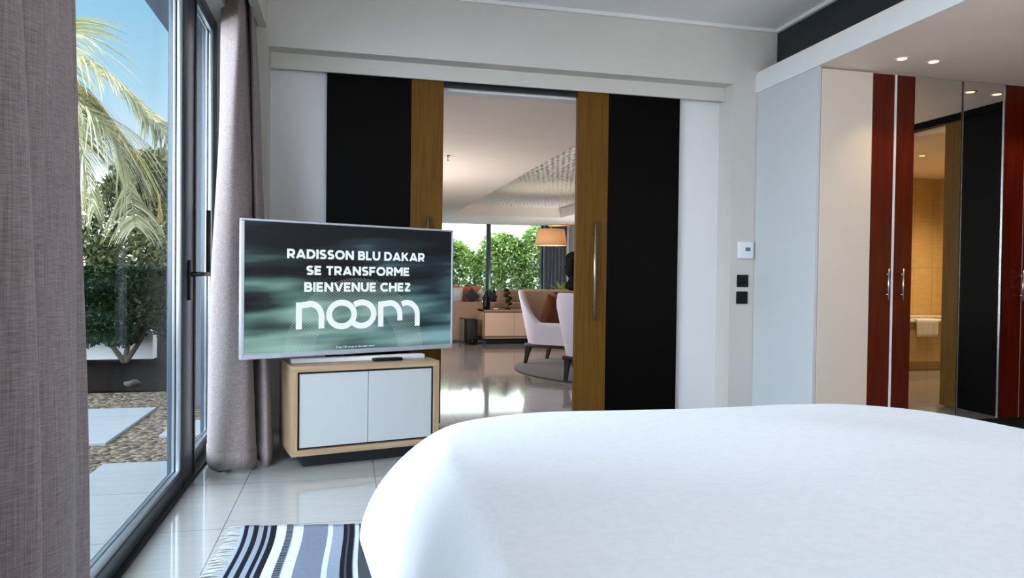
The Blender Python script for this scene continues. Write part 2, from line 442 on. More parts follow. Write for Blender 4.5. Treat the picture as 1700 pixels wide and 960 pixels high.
struct(bx(RX0, RX1, RY0, RY1, LC + .215, LC + .30).out('ceiling_panel', q.m), 'raised ceiling panel with a textured diamond relief', 'ceiling')
# far glazing of the living room
t = thing('window_4', 'floor to ceiling window of the living room with a dark mullion', 'window', (2, 17.45, 0), kind='structure', world=True)
fr = B()
for xm in (-.74, .9, 3.45, 4.86): fr.box(xm - .055, xm + .055, 17.40, 17.5, 0, LC, bev=.004)
fr.box(-.74, 5.53, 17.40, 17.5, 0, .06)
fr.out('frame', MT['alu'], t, 'auto')
B().box(-.74, 4.86, 17.44, 17.45, .06, LC).out('pane', MT['glass'], t)
struct(bx(4.86, 5.65, 17.38, 17.6, 0, 3).out('wall_living_back', MT['wall']), 'wall strip at the far end of the living room behind the slate curtain', 'wall')

# ---- bathroom shell
MT['bath_tile'] = None
q = N('sand_wall_tile')
t_ = q.n('ShaderNodeTexCoord'); s_ = q.n('ShaderNodeSeparateXYZ'); q.l(t_.outputs['Object'], s_.inputs[0])
cb = q.n('ShaderNodeCombineXYZ'); q.l(q.math('ADD', s_.outputs[0], s_.outputs[1]), cb.inputs[0]); q.l(s_.outputs[2], cb.inputs[1])
br = q.n('ShaderNodeTexBrick'); br.offset = 0
br.inputs['Scale'].default_value = 1; br.inputs['Brick Width'].default_value = .30; br.inputs['Row Height'].default_value = .62; br.inputs['Mortar Size'].default_value = .003
br.inputs['Color1'].default_value = lin((196, 170, 118)); br.inputs['Color2'].default_value = lin((204, 178, 126)); br.inputs['Mortar'].default_value = lin((140, 118, 80))
q.l(cb.outputs[0], br.inputs['Vector'])
q.set(Base_Color=q.mix(.25, br.outputs['Color'], q.ramp(q.noise(q.coord((1, 1, 8)), 6, 4), [(.3, lin((170, 146, 100))), (.7, lin((216, 192, 142)))])), Roughness=.3)
MT['bath_tile'] = q.m
b = B(); b.box(5.1, 8.0, -.05, .05, 0, 2.6); b.box(7.83, 7.95, .05, 4.8, 0, 2.6); b.box(5.1, 8, 4.8, 4.9, 0, 2.6)
struct(b.out('wall_bathroom', MT['bath_tile']), 'sand coloured bathroom tiles seen in the wardrobe mirror', 'wall')
struct(bx(5.1, 7.9, 0, 4.8, 2.45, 2.6).out('ceiling_bathroom', MT['soffit']), 'bathroom ceiling seen in the wardrobe mirror', 'ceiling')

# ---- sliding barn doors between bedroom and living room
def barn_door(name, label, y0, x_dark0, x_dark1, x_st0, x_st1, hx):
    t = thing(name, label, 'sliding door', ((x_dark0 + x_st1) / 2, y0, 0), kind='structure', world=True)
    bx(min(x_dark0, x_dark1), max(x_dark0, x_dark1), y0 - .02, y0 + .02, .015, 2.415, bev=.001).out('door_panel', MT['dark_veneer'], t)
    bx(min(x_st0, x_st1), max(x_st0, x_st1), y0 - .022, y0 + .022, .015, 2.415, bev=.001).out('wood_stile', MT['stile'], t)
    h = B().cyl((hx, y0 - .062, .745), (hx, y0 - .062, 1.463), .009)
    for z in (.84, 1.37): h.cyl((hx, y0 - .02, z), (hx, y0 - .062, z), .006)
    h.out('handle', MT['steel'], t, True)
    return t
barn_door('door_1', 'left sliding door, dark panel with golden wood edge, behind the television', 4.985, -.135, .43, .43, .652, .545)
barn_door('door_2', 'right sliding door, dark panel with golden wood edge, beside the switches', 4.985, 1.872, 2.442, 1.634, 1.872, 1.766)
# bathroom sliding door
t = thing('door_3', 'dark sliding bathroom door seen only in the wardrobe mirror', 'sliding door', (4.94, 3.5, 0), kind='structure', world=True)
bx(4.925, 4.965, 3.285, 4.02, .012, 2.425).out('door_panel', MT['dark_veneer'], t)
bx(4.922, 4.968, 3.12, 3.285, .012, 2.425).out('wood_stile', MT['stile'], t)
struct(bx(4.90, 4.979, 1.5, 4.04, 2.39, 2.448).out('trim_7', MT['dark_veneer']), 'dark track box above the bathroom opening', 'trim')

# ---- exterior ground
GZ = -.05
q = N('river_gravel')
vo = q.n('ShaderNodeTexVoronoi'); vo.inputs['Scale'].default_value = 26; q.l(q.coord((1, 1, 1)), vo.inputs['Vector'])
sv = q.n('ShaderNodeSeparateColor'); q.l(vo.outputs['Color'], sv.inputs[0])
cl = q.ramp(sv.outputs[0], [(0, lin((44, 37, 30))), (.35, lin((78, 68, 58))), (.7, lin((112, 100, 86))), (1, lin((62, 55, 50)))])
q.set(Base_Color=cl, Roughness=.85, Specular_IOR_Level=.15); q.bump(q.math('SUBTRACT', 1, vo.outputs['Distance']), 1.0, .03)
MT['gravel'] = q.m
struct(bx(-14, -.86, -4, 8.2, -.25, GZ - .02).out('ground_gravel', MT['gravel']), 'bed of brown river gravel outside the terrace window', 'gravel')
q = N('dark_soil'); v = q.noise(q.coord(), 22, 6, .7)
q.set(Base_Color=q.ramp(v, [(.3, lin((8, 6, 6))), (.55, lin((17, 14, 13))), (.75, lin((34, 28, 26)))]), Roughness=.95, Specular_IOR_Level=.03); q.bump(v, 1, .05)
MT['soil'] = q.m
struct(bx(-14, -.86, 7.25, 16, -.25, GZ + .0).out('ground_soil', MT['soil']), 'dark planting soil under the hedge', 'soil')
struct(bx(-14, 16, 17.6, 40, -.25, -.06).out('ground_back_garden', MT['terrace']), 'pale paving of the garden behind the living room', 'paving')
tag(bx(-1.348, -.86, -3, 4.49, -.12, GZ, bev=.004).out('paving_slab', MT['terrace']), 'pale terrace paving right outside the sliding window', 'paving', 'garden paving slabs')
tag(bx(-4.2, -1.50, 5.05, 6.31, -.12, GZ, bev=.004).out('paving_slab', MT['terrace']), 'long pale slab surrounded by gravel farthest from the window', 'paving', 'garden paving slabs')
tag(bx(-1.224, -.86, 5.21, 5.72, -.12, GZ, bev=.004).out('paving_slab', MT['terrace']), 'small pale slab tucked against the house wall', 'paving', 'garden paving slabs')
MT['stone'] = plain('weathered_stone', (58, 50, 42), .9, var=.25, scale=14, bump=.5)
g = B().ball((-2.02, 7.55, GZ + .02), .055, (1.25, .9, .62), 14)
for v in g.bm.verts: v.co += Vector((.012 * math.sin(v.co.y * 60), .012 * math.sin(v.co.x * 70 + 1), .008 * math.sin(v.co.x * 50 + v.co.y * 40)))
tag(g.out('garden_stone', MT['stone'], None, True), 'lone brown stone at the edge of the gravel in front of the hedge', 'stone')
# facade pier and roof overhang, low garden walls
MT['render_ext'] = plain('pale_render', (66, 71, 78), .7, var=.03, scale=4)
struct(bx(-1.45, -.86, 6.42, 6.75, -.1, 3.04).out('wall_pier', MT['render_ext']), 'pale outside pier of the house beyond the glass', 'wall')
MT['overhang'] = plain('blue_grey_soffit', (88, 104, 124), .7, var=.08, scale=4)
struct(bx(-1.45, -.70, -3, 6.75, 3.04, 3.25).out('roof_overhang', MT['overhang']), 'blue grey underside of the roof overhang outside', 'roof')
struct(bx(-1.2, 8.2, -1.4, 17.9, 3.11, 3.25).out('roof', MT['overhang']), 'flat roof of the house', 'roof')
MT['white_ext'] = plain('white_render', (232, 234, 236), .7, var=.02, scale=4)
struct(bx(-8, -2.39, 9.85, 10.05, -.1, .31).out('wall_garden', MT['white_ext']), 'low white garden wall behind the hedge trunk', 'wall')
struct(bx(-4, 14, 21.5, 21.7, -.1, 1.75).out('wall_garden_back', MT['white_ext']), 'sunlit white garden wall behind the shrubs', 'wall')

# ================================================================== BEDROOM THINGS
# ---- curtains: a pleated ribbon between a top and a bottom plan path
def pleats(pts, n):
    """resample a polyline to n points"""
    L = [0]
    for a, b in zip(pts, pts[1:]): L.append(L[-1] + math.dist(a, b))
    out_ = []; j = 0
    for i in range(n):
        d = L[-1] * i / (n - 1)
        while j < len(L) - 2 and L[j + 1] < d: j += 1
        k = (d - L[j]) / max(1e-9, L[j + 1] - L[j])
        out_.append((pts[j][0] + (pts[j + 1][0] - pts[j][0]) * k, pts[j][1] + (pts[j + 1][1] - pts[j][1]) * k))
    return out_
def catmull(pts, k=8):
    P = [pts[0]] + list(pts) + [pts[-1]]; o = []
    for i in range(1, len(P) - 2):
        for j in range(k):
            t = j / k
            o.append(tuple(.5 * (2 * P[i][d] + (P[i + 1][d] - P[i - 1][d]) * t + (2 * P[i - 1][d] - 5 * P[i][d] + 4 * P[i + 1][d] - P[i + 2][d]) * t * t + (3 * P[i][d] - P[i - 1][d] - 3 * P[i + 1][d] + P[i + 2][d]) * t ** 3) for d in range(len(pts[0]))))
    o.append(tuple(pts[-1])); return o
def curtain(name, top, bot, z0, z1, mat, label, cat='curtain', hem=True, n=150, waist=None):
    A, Bt = pleats(catmull(top), n), pleats(catmull(bot), n)
    rows = []
    for k in range(41):
        t = k / 40; s = t ** .85
        rows.append([(A[i][0] * (1 - s) + Bt[i][0] * s + .006 * math.sin(9 * t + i * .12), A[i][1] * (1 - s) + Bt[i][1] * s + .006 * math.sin(7 * t + i * .15), z1 + (z0 - z1) * t + (.012 * math.sin(i * .21) * (t > .98))) for i in range(n)])
    g = B(); g.grid(rows)
    c = thing(name, label, cat, (A[n // 2][0], A[n // 2][1], z0), world=True)
    o = g.out('fabric', mat, c, True)
    sm = o.modifiers.new('thickness', 'SOLIDIFY'); sm.thickness = .004
    if hem:
        h = B(); h.grid([[(p[0] + .0, p[1], p[2] + dz) for p in rows[-1]] for dz in (.0, .09)])
        ho = h.out('hem', mat, c, True); sm = ho.modifiers.new('thickness', 'SOLIDIFY'); sm.thickness = .009; sm.offset = 0
    return c
# foreground curtain (left edge of the picture)
top = [(-.64, .46), (-.58, .52), (-.65, .7), (-.58, .9), (-.66, 1.10), (-.58, 1.20), (-.65, 1.30), (-.58, 1.38), (-.64, 1.45), (-.58, 1.50), (-.58, 1.60), (-.63, 1.70), (-.61, 1.745)]
bot = [(-.64, .46), (-.55, .52), (-.65, .7), (-.54, .9), (-.66, 1.10), (-.52, 1.20), (-.65, 1.32), (-.52, 1.42), (-.62, 1.50), (-.555, 1.55), (-.555, 1.70), (-.615, 1.82), (-.60, 1.90)]
curtain('curtain', top, bot, .012, 2.88, MT['linen'], n=320, label='mauve grey linen curtain in the left foreground, close to the camera')
top = [(-.735, 4.70), (-.69, 4.62), (-.715, 4.52), (-.64, 4.44), (-.605, 4.43), (-.61, 4.54), (-.595, 4.62), (-.59, 4.52), (-.578, 4.50), (-.585, 4.62), (-.575, 4.66)]
bot = [(-.73, 4.60), (-.69, 4.35), (-.74, 4.16), (-.66, 4.01), (-.56, 3.955), (-.49, 3.975), (-.475, 4.10), (-.50, 4.20), (-.42, 4.06), (-.395, 4.12), (-.40, 4.27), (-.44, 4.50)]
curtain('curtain', top, bot, .012, 2.88, MT['linen'], 'mauve grey linen curtain gathered in the corner behind the television')

# ---- television stand
ST = (-.277, 3.93, 0); SA = math.radians(13.2); SW, SD, SB, SH = .832, .42, .075, .559
t = thing('television_stand', 'low oak cabinet with two white doors under the television', 'cabinet', ST, SA)
b = B(); th = .032
b.box(0, SW, 0, SD, SH - th, SH, bev=.002); b.box(0, SW, 0, SD, SB, SB + th, bev=.002)
b.out('carcass', MT['oak'], t)
for xa in (0, SW - th): bx(xa, xa + th, 0, SD, SB + th, SH - th, bev=.001).out('side_panel', MT['oak_v'], t)
bx(th, SW - th, .03, SD - .01, SB + th, SH - th).out('recess', MT['groove'], t)
iw = SW - 2 * th - .024
for k in range(2):
    x0 = th + .012 + k * (iw / 2 + .001)
    bx(x0, x0 + iw / 2 - .002, .008, .034, SB + th + .012, SH - th - .012, bev=.0015).out('door', MT['lacquer'], t)
bx(.075, SW - .03, .075, SD - .03, 0.0, SB).out('plinth', MT['plinth'], t)

# ---- television
TVC, TVA = (.057, 4.143, 0), math.radians(23.69); TW, T0, T1 = .640, .604, 1.337
# screen shader
q = N('television_picture')
tcx = q.n('ShaderNodeTexCoord'); sp = q.n('ShaderNodeSeparateXYZ'); q.l(tcx.outputs['UV'], sp.inputs[0])
U, V = sp.outputs[0], sp.outputs[1]
cb = q.n('ShaderNodeCombineXYZ')
q.l(q.math('MULTIPLY', U, 1.5), cb.inputs[0]); q.l(q.math('MULTIPLY_ADD', U, -.55, q.math('MULTIPLY', V, 6.2)), cb.inputs[1]); cb.inputs[2].default_value = 3.7
streak = q.noise(cb.outputs[0], 1.0, 2.2, .45)
cb2 = q.n('ShaderNodeCombineXYZ'); q.l(q.math('MULTIPLY', U, 3.2), cb2.inputs[0]); q.l(q.math('MULTIPLY', V, 3.0), cb2.inputs[1]); cb2.inputs[2].default_value = 1.4
blob = q.noise(cb2.outputs[0], 1.0, 1.0)
low = q.math('MULTIPLY', q.math('SUBTRACT', .62, V), .42)
fac = q.math('ADD', q.math('ADD', streak, low), q.math('MULTIPLY_ADD', blob, .35, -.2))
base = q.ramp(fac, [(.37, lin((9, 12, 20))), (.49, lin((34, 46, 54))), (.6, lin((82, 110, 112))), (.76, lin((150, 180, 180)))])
side = q.ramp(U, [(0, (.9, 1.05, .9, 1)), (.45, (.95, 1.05, 1.0, 1)), (1, (.62, .8, .9, 1))])
base = q.mix(1, base, side, 'MULTIPLY')
# fine hatched arch behind the logo
du = q.math('SUBTRACT', q.math('MULTIPLY', U, 1.78), .90); dv = q.math('ADD', V, .02)
rr = q.math('SQRT', q.math('ADD', q.math('MULTIPLY', du, du), q.math('MULTIPLY', dv, dv)))
band = q.math('MULTIPLY', q.math('GREATER_THAN', rr, .36), q.math('LESS_THAN', rr, .60))
hat = q.math('GREATER_THAN', q.math('SINE', q.math('MULTIPLY', q.math('ADD', q.math('MULTIPLY', U, 1.78), q.math('MULTIPLY', V, 1.3)), 230)), .35)
base = q.mix(q.math('MULTIPLY', q.math('MULTIPLY', band, hat), .32), base, (.55, .66, .64, 1))
q.set(Base_Color=(.01, .01, .012, 1), Roughness=.2, Specular_IOR_Level=.12, Emission_Color=base, Emission_Strength=1.0)
MT['screen'] = q.m
MT['tv_text'] = emit('television_white_letters', (.78, .90, .93, 1), 1.0)
t = thing('television', 'large flat television showing a white welcome message on teal', 'television', TVC, TVA)
b = B(); bz = .017
b.box(-TW, TW, -.012, .028, T0, T0 + .026, bev=.003); b.box(-TW, TW, -.012, .028, T1 - .012, T1, bev=.003)
b.box(-TW, -TW + bz, -.012, .028, T0 + .026, T1 - .012, bev=.003); b.box(TW - .011, TW, -.012, .028, T0 + .026, T1 - .012, bev=.003)
b.out('bezel', MT['silver'], t)
bx(-TW + .01, TW - .01, .0, .05, T0 + .01, T1 - .01, bev=.006).out('back_housing', MT['plastic_black'], t)
sx0, sx1, sz0, sz1 = -TW + bz, TW - .011, T0 + .026, T1 - .012
me = bpy.data.meshes.new('screen'); me.from_pydata([(sx0, -.004, sz0), (sx1, -.004, sz0), (sx1, -.004, sz1), (sx0, -.004, sz1), (sx0, -.001, sz0), (sx1, -.001, sz0), (sx1, -.001, sz1), (sx0, -.001, sz1)], [], [(0, 1, 2, 3), (7, 6, 5, 4), (0, 4, 5, 1), (1, 5, 6, 2), (2, 6, 7, 3), (3, 7, 4, 0)])
uv = me.uv_layers.new(name='UVMap')
for lp in me.loops:
    co = me.vertices[lp.vertex_index].co
    uv.data[lp.index].uv = ((co.x - sx0) / (sx1 - sx0), (co.z - sz0) / (sz1 - sz0))
screen = link('screen', me, MT['screen'], t)
b = B(); b.box(-.03, .03, .05, .12, SH + .01, T0 + .1, bev=.004); b.lathe([(.085, SH), (.085, SH + .006), (.07, SH + .010), (.03, SH + .03)], (0, .11, 0), 32)
b.out('foot', MT['plastic_black'], t, 'auto')
# lettering built from strokes: each glyph is polylines in a unit cap-height box
def arc(cx, cz, rx, rz, a0, a1, n=14): return [(cx + rx * math.cos(math.radians(a0 + (a1 - a0) * i / n)), cz + rz * math.sin(math.radians(a0 + (a1 - a0) * i / n))) for i in range(n + 1)]
G = {  # width, strokes (stroke centre lines; stroke width .2)
 'R': (.74, [[(.1, 0), (.1, 1)], [(.1, .9), (.38, .9)] + arc(.40, .64, .24, .26, 90, -90)[1:] + [(.1, .38)], [(.36, .38), (.64, .0)]]),
 'A': (.92, [[(.09, 0), (.46, 1)], [(.46, 1), (.83, 0)], [(.22, .27), (.70, .27)]]),
 'D': (.84, [[(.1, 0), (.1, 1)], [(.1, .9), (.34, .9)] + arc(.34, .5, .40, .40, 90, -90)[1:] + [(.1, .1)]]),
 'I': (.2, [[(.1, 0), (.1, 1)]]),
 'S': (.68, [arc(.36, .70, .25, .20, 35, 180, 10) + arc(.36, .70, .25, .20, 180, 250, 5)[1:] + arc(.33, .29, .26, .20, 70, -90, 10)[0:] + arc(.33, .29, .26, .2, -90, -150, 6)[1:]]),
 'O': (.98, [arc(.49, .5, .39, .40, 0, 360, 32)]),
 'N': (.84, [[(.1, 0), (.1, 1)], [(.12, .93), (.72, .07)], [(.74, 0), (.74, 1)]]),
 'B': (.74, [[(.1, 0), (.1, 1)], [(.1, .9), (.38, .9)] + arc(.40, .71, .2, .19, 90, -90)[1:] + [(.1, .52)], [(.1, .52), (.42, .52)] + arc(.42, .31, .23, .21, 90, -90)[1:] + [(.1, .1)]]),
 'L': (.62, [[(.1, 0), (.1, 1)], [(.1, .1), (.6, .1)]]),
 'U': (.82, [[(.1, 1), (.1, .42)] + arc(.41, .42, .31, .32, 180, 360) + [(.72, 1)]]),
 'K': (.80, [[(.1, 0), (.1, 1)], [(.66, 1), (.2, .44)], [(.34, .58), (.70, 0)]]),
 'E': (.66, [[(.1, 0), (.1, 1)], [(.1, .9), (.63, .9)], [(.1, .5), (.58, .5)], [(.1, .1), (.64, .1)]]),
 'T': (.72, [[(.36, 0), (.36, .9)], [(.02, .9), (.70, .9)]]),
 'F': (.66, [[(.1, 0), (.1, 1)], [(.1, .9), (.64, .9)], [(.1, .46), (.58, .46)]]),
 'M': (.96, [[(.1, 0), (.1, 1)], [(.13, .92), (.48, .38)], [(.48, .38), (.83, .92)], [(.86, 0), (.86, 1)]]),
 'V': (.88, [[(.08, 1), (.44, .04)], [(.44, .04), (.80, 1)]]),
 'C': (.84, [arc(.48, .5, .38, .40, 42, 318, 26)]),
 'H': (.82, [[(.1, 0), (.1, 1)], [(.1, .5), (.72, .5)], [(.72, 0), (.72, 1)]]),
 'Z': (.70, [[(.06, .9), (.60, .9)], [(.60, .88), (.10, .12)], [(.06, .1), (.66, .1)]])}
def strip(bm, pts, wd, y, clamp=None):
    """flat ribbon of width wd along a polyline in x,z"""
    n = len(pts); closed = math.dist(pts[0], pts[-1]) < 1e-6; Lf, Rt = [], []
    for i in range(n):
        a = pts[i - 1] if i else (pts[-2] if closed else pts[0]); c = pts[i + 1] if i < n - 1 else (pts[1] if closed else pts[-1])
        d1 = Vector((pts[i][0] - a[0], pts[i][1] - a[1])); d2 = Vector((c[0] - pts[i][0], c[1] - pts[i][1]))
        d = (d1.normalized() if d1.length else d2.normalized()) + (d2.normalized() if d2.length else d1.normalized()); d.normalize()
        nx, nz = -d.y * wd / 2, d.x * wd / 2
        Lf.append((pts[i][0] + nx, pts[i][1] + nz)); Rt.append((pts[i][0] - nx, pts[i][1] - nz))
    cz = (lambda z: min(max(z, clamp[0]), clamp[1])) if clamp else (lambda z: z)
    A = [bm.verts.new((x, y, cz(z))) for x, z in Lf]; C_ = [bm.verts.new((x, y, cz(z))) for x, z in Rt]
    for i in range(n - 1): bm.faces.new((A[i], A[i + 1], C_[i + 1], C_[i]))
def line(text, x0, x1, z0, z1, par):
    h = z1 - z0; gap, space = .11, .36
    tot = sum((G[ch][0] + gap) if ch != ' ' else space for ch in text) - gap
    sc = (x1 - x0) / tot; b = B(); x = 0
    for ch in text + ' ':
        if ch == ' ':
            x += space; b.out('lettering', MT['tv_text'], par); b = B(); continue
        for st in G[ch][1]:
            strip(b.bm, [(x0 + (x + px) * sc, z0 + pz * h) for px, pz in st], .245 * (sc + h) / 2, -.0052, (z0, z1))
        x += G[ch][0] + gap
    b.bm.free()
line('RADISSON BLU DAKAR', -.400, .438, 1.1355, 1.187, screen)
line('SE TRANSFORME', -.294, .336, 1.0475, 1.0985, screen)
line('BIENVENUE CHEZ', -.305, .346, .9555, 1.008, screen)
b = B(); LW = .0335
strip(b.bm, [(-.334, .752), (-.334, .905)], LW, -.0052, (.752, .898))
strip(b.bm, [(-.334, .880)] + arc(-.268, .815, .0615, .0745, 105, 0, 18) + [(-.2065, .753)], LW, -.0052)
strip(b.bm, arc(-.0885, .828, .0745, .0665, 0, 360, 48), LW, -.0052)
strip(b.bm, arc(.0325, .828, .0745, .0665, 128, 0, 20) + arc(.0325, .828, .0745, .0665, 0, -144, 26)[1:], LW, -.0052)
strip(b.bm, [(.152, .752), (.152, .905)], LW, -.0052, (.752, .898))
strip(b.bm, [(.152, .882)] + arc(.212, .815, .064, .0745, 105, 0, 18) + [(.276, .785)], LW, -.0052)
strip(b.bm, arc(.322, .815, .071, .0745, 118, 0, 18) + [(.393, .750)], LW, -.0052)
b.out('logo', MT['tv_text'], screen)
fc = bpy.data.curves.new('caption', 'FONT'); fc.body = 'Press OK to go to the main menu'; fc.size = .0165
tmp = bpy.data.objects.new('caption', fc); COL.objects.link(tmp)
bpy.context.view_layer.update()
dg = bpy.context.evaluated_depsgraph_get(); me = bpy.data.meshes.new_from_object(tmp.evaluated_get(dg)); bpy.data.objects.remove(tmp)
xs = [v.co.x for v in me.vertices]; wd_ = max(xs) - min(xs)
for v in me.vertices:
    v.co = Vector((-.119 + (v.co.x - min(xs)) / wd_ * .232, -.0052, .640 + v.co.y))
me.materials.clear()
link('caption', me, MT['tv_text'], screen)

# ---- soundbar and remote on the stand
def on_stand(name, label, cat, x, y):
    c, s = math.cos(SA), math.sin(SA)
    return thing(name, label, cat, (ST[0] + x * c - y * s, ST[1] + x * s + y * c, SH), SA)
t = on_stand('soundbar', 'slim pearl white soundbar on the oak stand below the television', 'soundbar', .02, .135)
bx(0, .77, 0, .055, 0, .026, bev=.004).out('body', MT['soundbar'], t, 'auto')
bx(.02, .75, .012, .05, .0262, .027).out('top_grille', MT['plastic_white'], t)
t = on_stand('remote_control', 'black remote control lying in front of the soundbar', 'remote control', .46, .07)
bx(0, .175, 0, .042, 0, .018, bev=.007, seg=3).out('body', MT['plastic_black'], t, 'auto')
for k in range(6):
    for j in range(2):
        B().cyl((.03 + k * .022, .013 + j * .016, .0175), (.03 + k * .022, .013 + j * .016, .0195), .005, seg=12).out('button', MT['rubber'], t)

# ---- striped rug
q = N('striped_wool')
sp = q.n('ShaderNodeSeparateXYZ'); tcx = q.n('ShaderNodeTexCoord'); q.l(tcx.outputs['UV'], sp.inputs[0])
bl, bk, cr_, gr, db = lin((126, 134, 150)), lin((18, 21, 28)), lin((182, 187, 188)), lin((104, 111, 128)), lin((62, 67, 76))
stops = [(0, bl), (.010, bk), (.024, bl), (.043, bk), (.063, bl), (.085, bk), (.098, bl), (.110, bk), (.136, cr_), (.172, gr), (.201, cr_), (.242, gr), (.339, cr_), (.356, bl), (.400, bk), (.417, db), (.425, bk), (.442, gr), (.449, cr_), (.461, db), (.56, cr_), (.58, bk), (.60, bl)]
colr = q.ramp(q.math('MULTIPLY', sp.outputs[0], 1.0), stops[:25], 'CONSTANT')
wv = q.noise(q.coord((90, 420, 90)), 1, 2)
zig = q.math('GREATER_THAN', q.math('SINE', q.math('MULTIPLY', sp.outputs[1], 420)), -.1)
inb = q.math('MULTIPLY', q.math('GREATER_THAN', sp.outputs[0], .174), q.math('LESS_THAN', sp.outputs[0], .199))
colr = q.mix(q.math('MULTIPLY', inb, zig), colr, bk)
colr = q.mix(.3, colr, q.ramp(wv, [(.35, (.45, .45, .45, 1)), (.65, (1, 1, 1, 1))]), 'MULTIPLY')
q.set(Base_Color=colr, Roughness=.95, Specular_IOR_Level=.1); q.bump(wv, .5, .004)
t = thing('striped_rug', 'handwoven rug striped in blue grey, black and cream beside the bed', 'rug', (-.41, 3.1, 0), 0)
NX, NY = 70, 60; RWX, RLY = .66, 2.3
vs, fs, uvs = [], [], []
for j in range(NY + 1):
    for i in range(NX + 1):
        u, v = i / NX, j / NY
        x = u * RWX + .010 * math.sin(v * 16 + u * 2) * (1 - u * .5); y = -.10 * u * 1 - v * RLY + .004 * math.sin(u * 30)
        vs.append((x, y, .008 + .0015 * math.sin(u * 22) * math.sin(v * 17))); uvs.append((u * RWX, v * RLY))
for j in range(NY):
    for i in range(NX):
        a = j * (NX + 1) + i; fs.append((a, a + NX + 1, a + NX + 2, a + 1))
me = bpy.data.meshes.new('weave'); me.from_pydata(vs, [], fs); uvl = me.uv_layers.new(name='UVMap')
for lp in me.loops: uvl.data[lp.index].uv = uvs[lp.vertex_index]
o = link('weave', me, q.m, t, True); sm = o.modifiers.new('thickness', 'SOLIDIFY'); sm.thickness = .007; sm.offset = -1
b = B()
for k in range(150):
    y = -.005 - k * (RLY - .01) / 150 + random.uniform(-.004, .004); L = random.uniform(.05, .075); dy = random.uniform(-.012, .012)
    x0 = .010 * math.sin(-y / RLY * 16)
    b.grid([[(x0 + .004, y - .0035, .006), (x0 + .004, y + .0035, .006)], [(x0 - L * .5, y + dy * .6 - .004, .0075), (x0 - L * .5, y + dy * .6 + .003, .0075)], [(x0 - L, y + dy - .005, .003), (x0 - L, y + dy + .004, .003)]])
fo = b.out('fringe', MT['fringe'], t); sm = fo.modifiers.new('thickness', 'SOLIDIFY'); sm.thickness = .003

# ---- bed and duvet
t = thing('bed', 'wide bed frame and mattress hidden under the white duvet', 'bed', (1.14, 1.2, 0), world=True)
bx(.22, 2.06, .12, 2.20, .06, .30, bev=.02).out('base', MT['cotton'], t, 'auto')
bx(.22, 2.06, .12, 2.20, .30, .54, bev=.05, seg=4).out('mattress', MT['cotton'], t, 'auto')
for x in (.3, 1.98):
    for y in (.2, 2.1): B().cyl((x, y, 0), (x, y, .06), .025).out('leg', MT['dark_wood'], t)
X0, X1, Y0_, Y1_, NE, Z0, ZC, DD, PP, QQ = .007, 2.251, .05, 2.456, 4.231, .239, .605, .217, 2.543, 1.484
NHEM, INSET, YR0, YR1, TUCK, DN = 9.32, .129, 1.834, 2.352, 2.432, .047
cxx, cyy, aa, bb = (X0 + X1) / 2, (Y0_ + Y1_) / 2, (X1 - X0) / 2, (Y1_ - Y0_) / 2
ds = [-.03, -.022, -.012, -.005, 0] + [.5 * (i / 44) ** 1.5 for i in range(1, 45)] + [.53 + .06 * i for i in range(10)]
rows = []; NT = 420
for k, d in enumerate(ds):
    dd = max(d, 0); A_, B_ = aa - dd, bb - dd; row = []
    nn = NE + (NHEM - NE) * math.exp(-dd / DN)       # the hem keeps a squarer corner than the top
    for i in range(NT):
        th = 2 * PI * i / NT; c, s = math.cos(th), math.sin(th)
        r = (abs(c) ** nn + abs(s) ** nn) ** (-1 / nn)
        z = Z0 + (ZC - Z0) * (1 - (1 - min(dd / DD, 1)) ** PP) ** (1 / QQ)
        x, y = cxx + A_ * c * r, cyy + B_ * s * r
        if d < 0: z = Z0 + d * Z0 * 30; x -= c * abs(d) * TUCK; y -= s * abs(d) * TUCK
        edge = max(0, 1 - dd / .3)
        fold = .006 * math.sin(th * 23 + 2 * math.sin(th * 5)) * edge * (1 if d < .2 else .4)
        x += fold * c; y += fold * s
        soft = .006 * math.sin(x * 5.3 + y * 2.1) * math.sin(y * 3.7 - x * 1.3) + .0045 * math.sin(x * 3 + y * 9 + math.sin(x * 4))
        k2 = min(1, max(0, (YR1 - y) / (YR1 - YR0))); k2 = k2 * k2 * (3 - 2 * k2)     # the hem flares out only at the foot corner
        if x < .6: x += INSET * k2 * max(0, 1 - dd / .3)
        row.append((x, y, z + soft * min(1, dd / .25)))
    rows.append(row)
g = B(); vv = g.grid(rows, close=True); g.bm.faces.new(vv[-1])
du = g.out('duvet', MT['cotton'], None, True)
tag(du, 'smooth white duvet covering the bed in the right foreground', 'duvet')

# ---- thermostat and switches on the back wall
t = thing('thermostat', 'white wall thermostat with a small grey display', 'thermostat', (2.904, 4.8, 1.272), world=True)
bx(2.842, 2.962, 4.772, 4.8, 1.208, 1.336, bev=.006, seg=3).out('housing', MT['plastic_white'], t, 'auto')
bx(2.894, 2.935, 4.7705, 4.774, 1.265, 1.292).out('display', MT['lcd'], t)
for k, (z, lb) in enumerate(((1.042, 'black square wall switch directly under the thermostat'), (.917, 'black square wall switch, the lower of the two'))):
    x = 2.888 - k * .003
    t = thing('light_switch', lb, 'switch', (x, 4.8, z), world=True, group='black wall switches')
    bx(x - .046, x + .046, 4.789, 4.8, z - .046, z + .046, bev=.004).out('frame', MT['plastic_black'], t, 'auto')
    bx(x - .034, x + .034, 4.784, 4.792, z - .034, z + .034, bev=.003).out('rocker', MT['plastic_black'], t, 'auto')

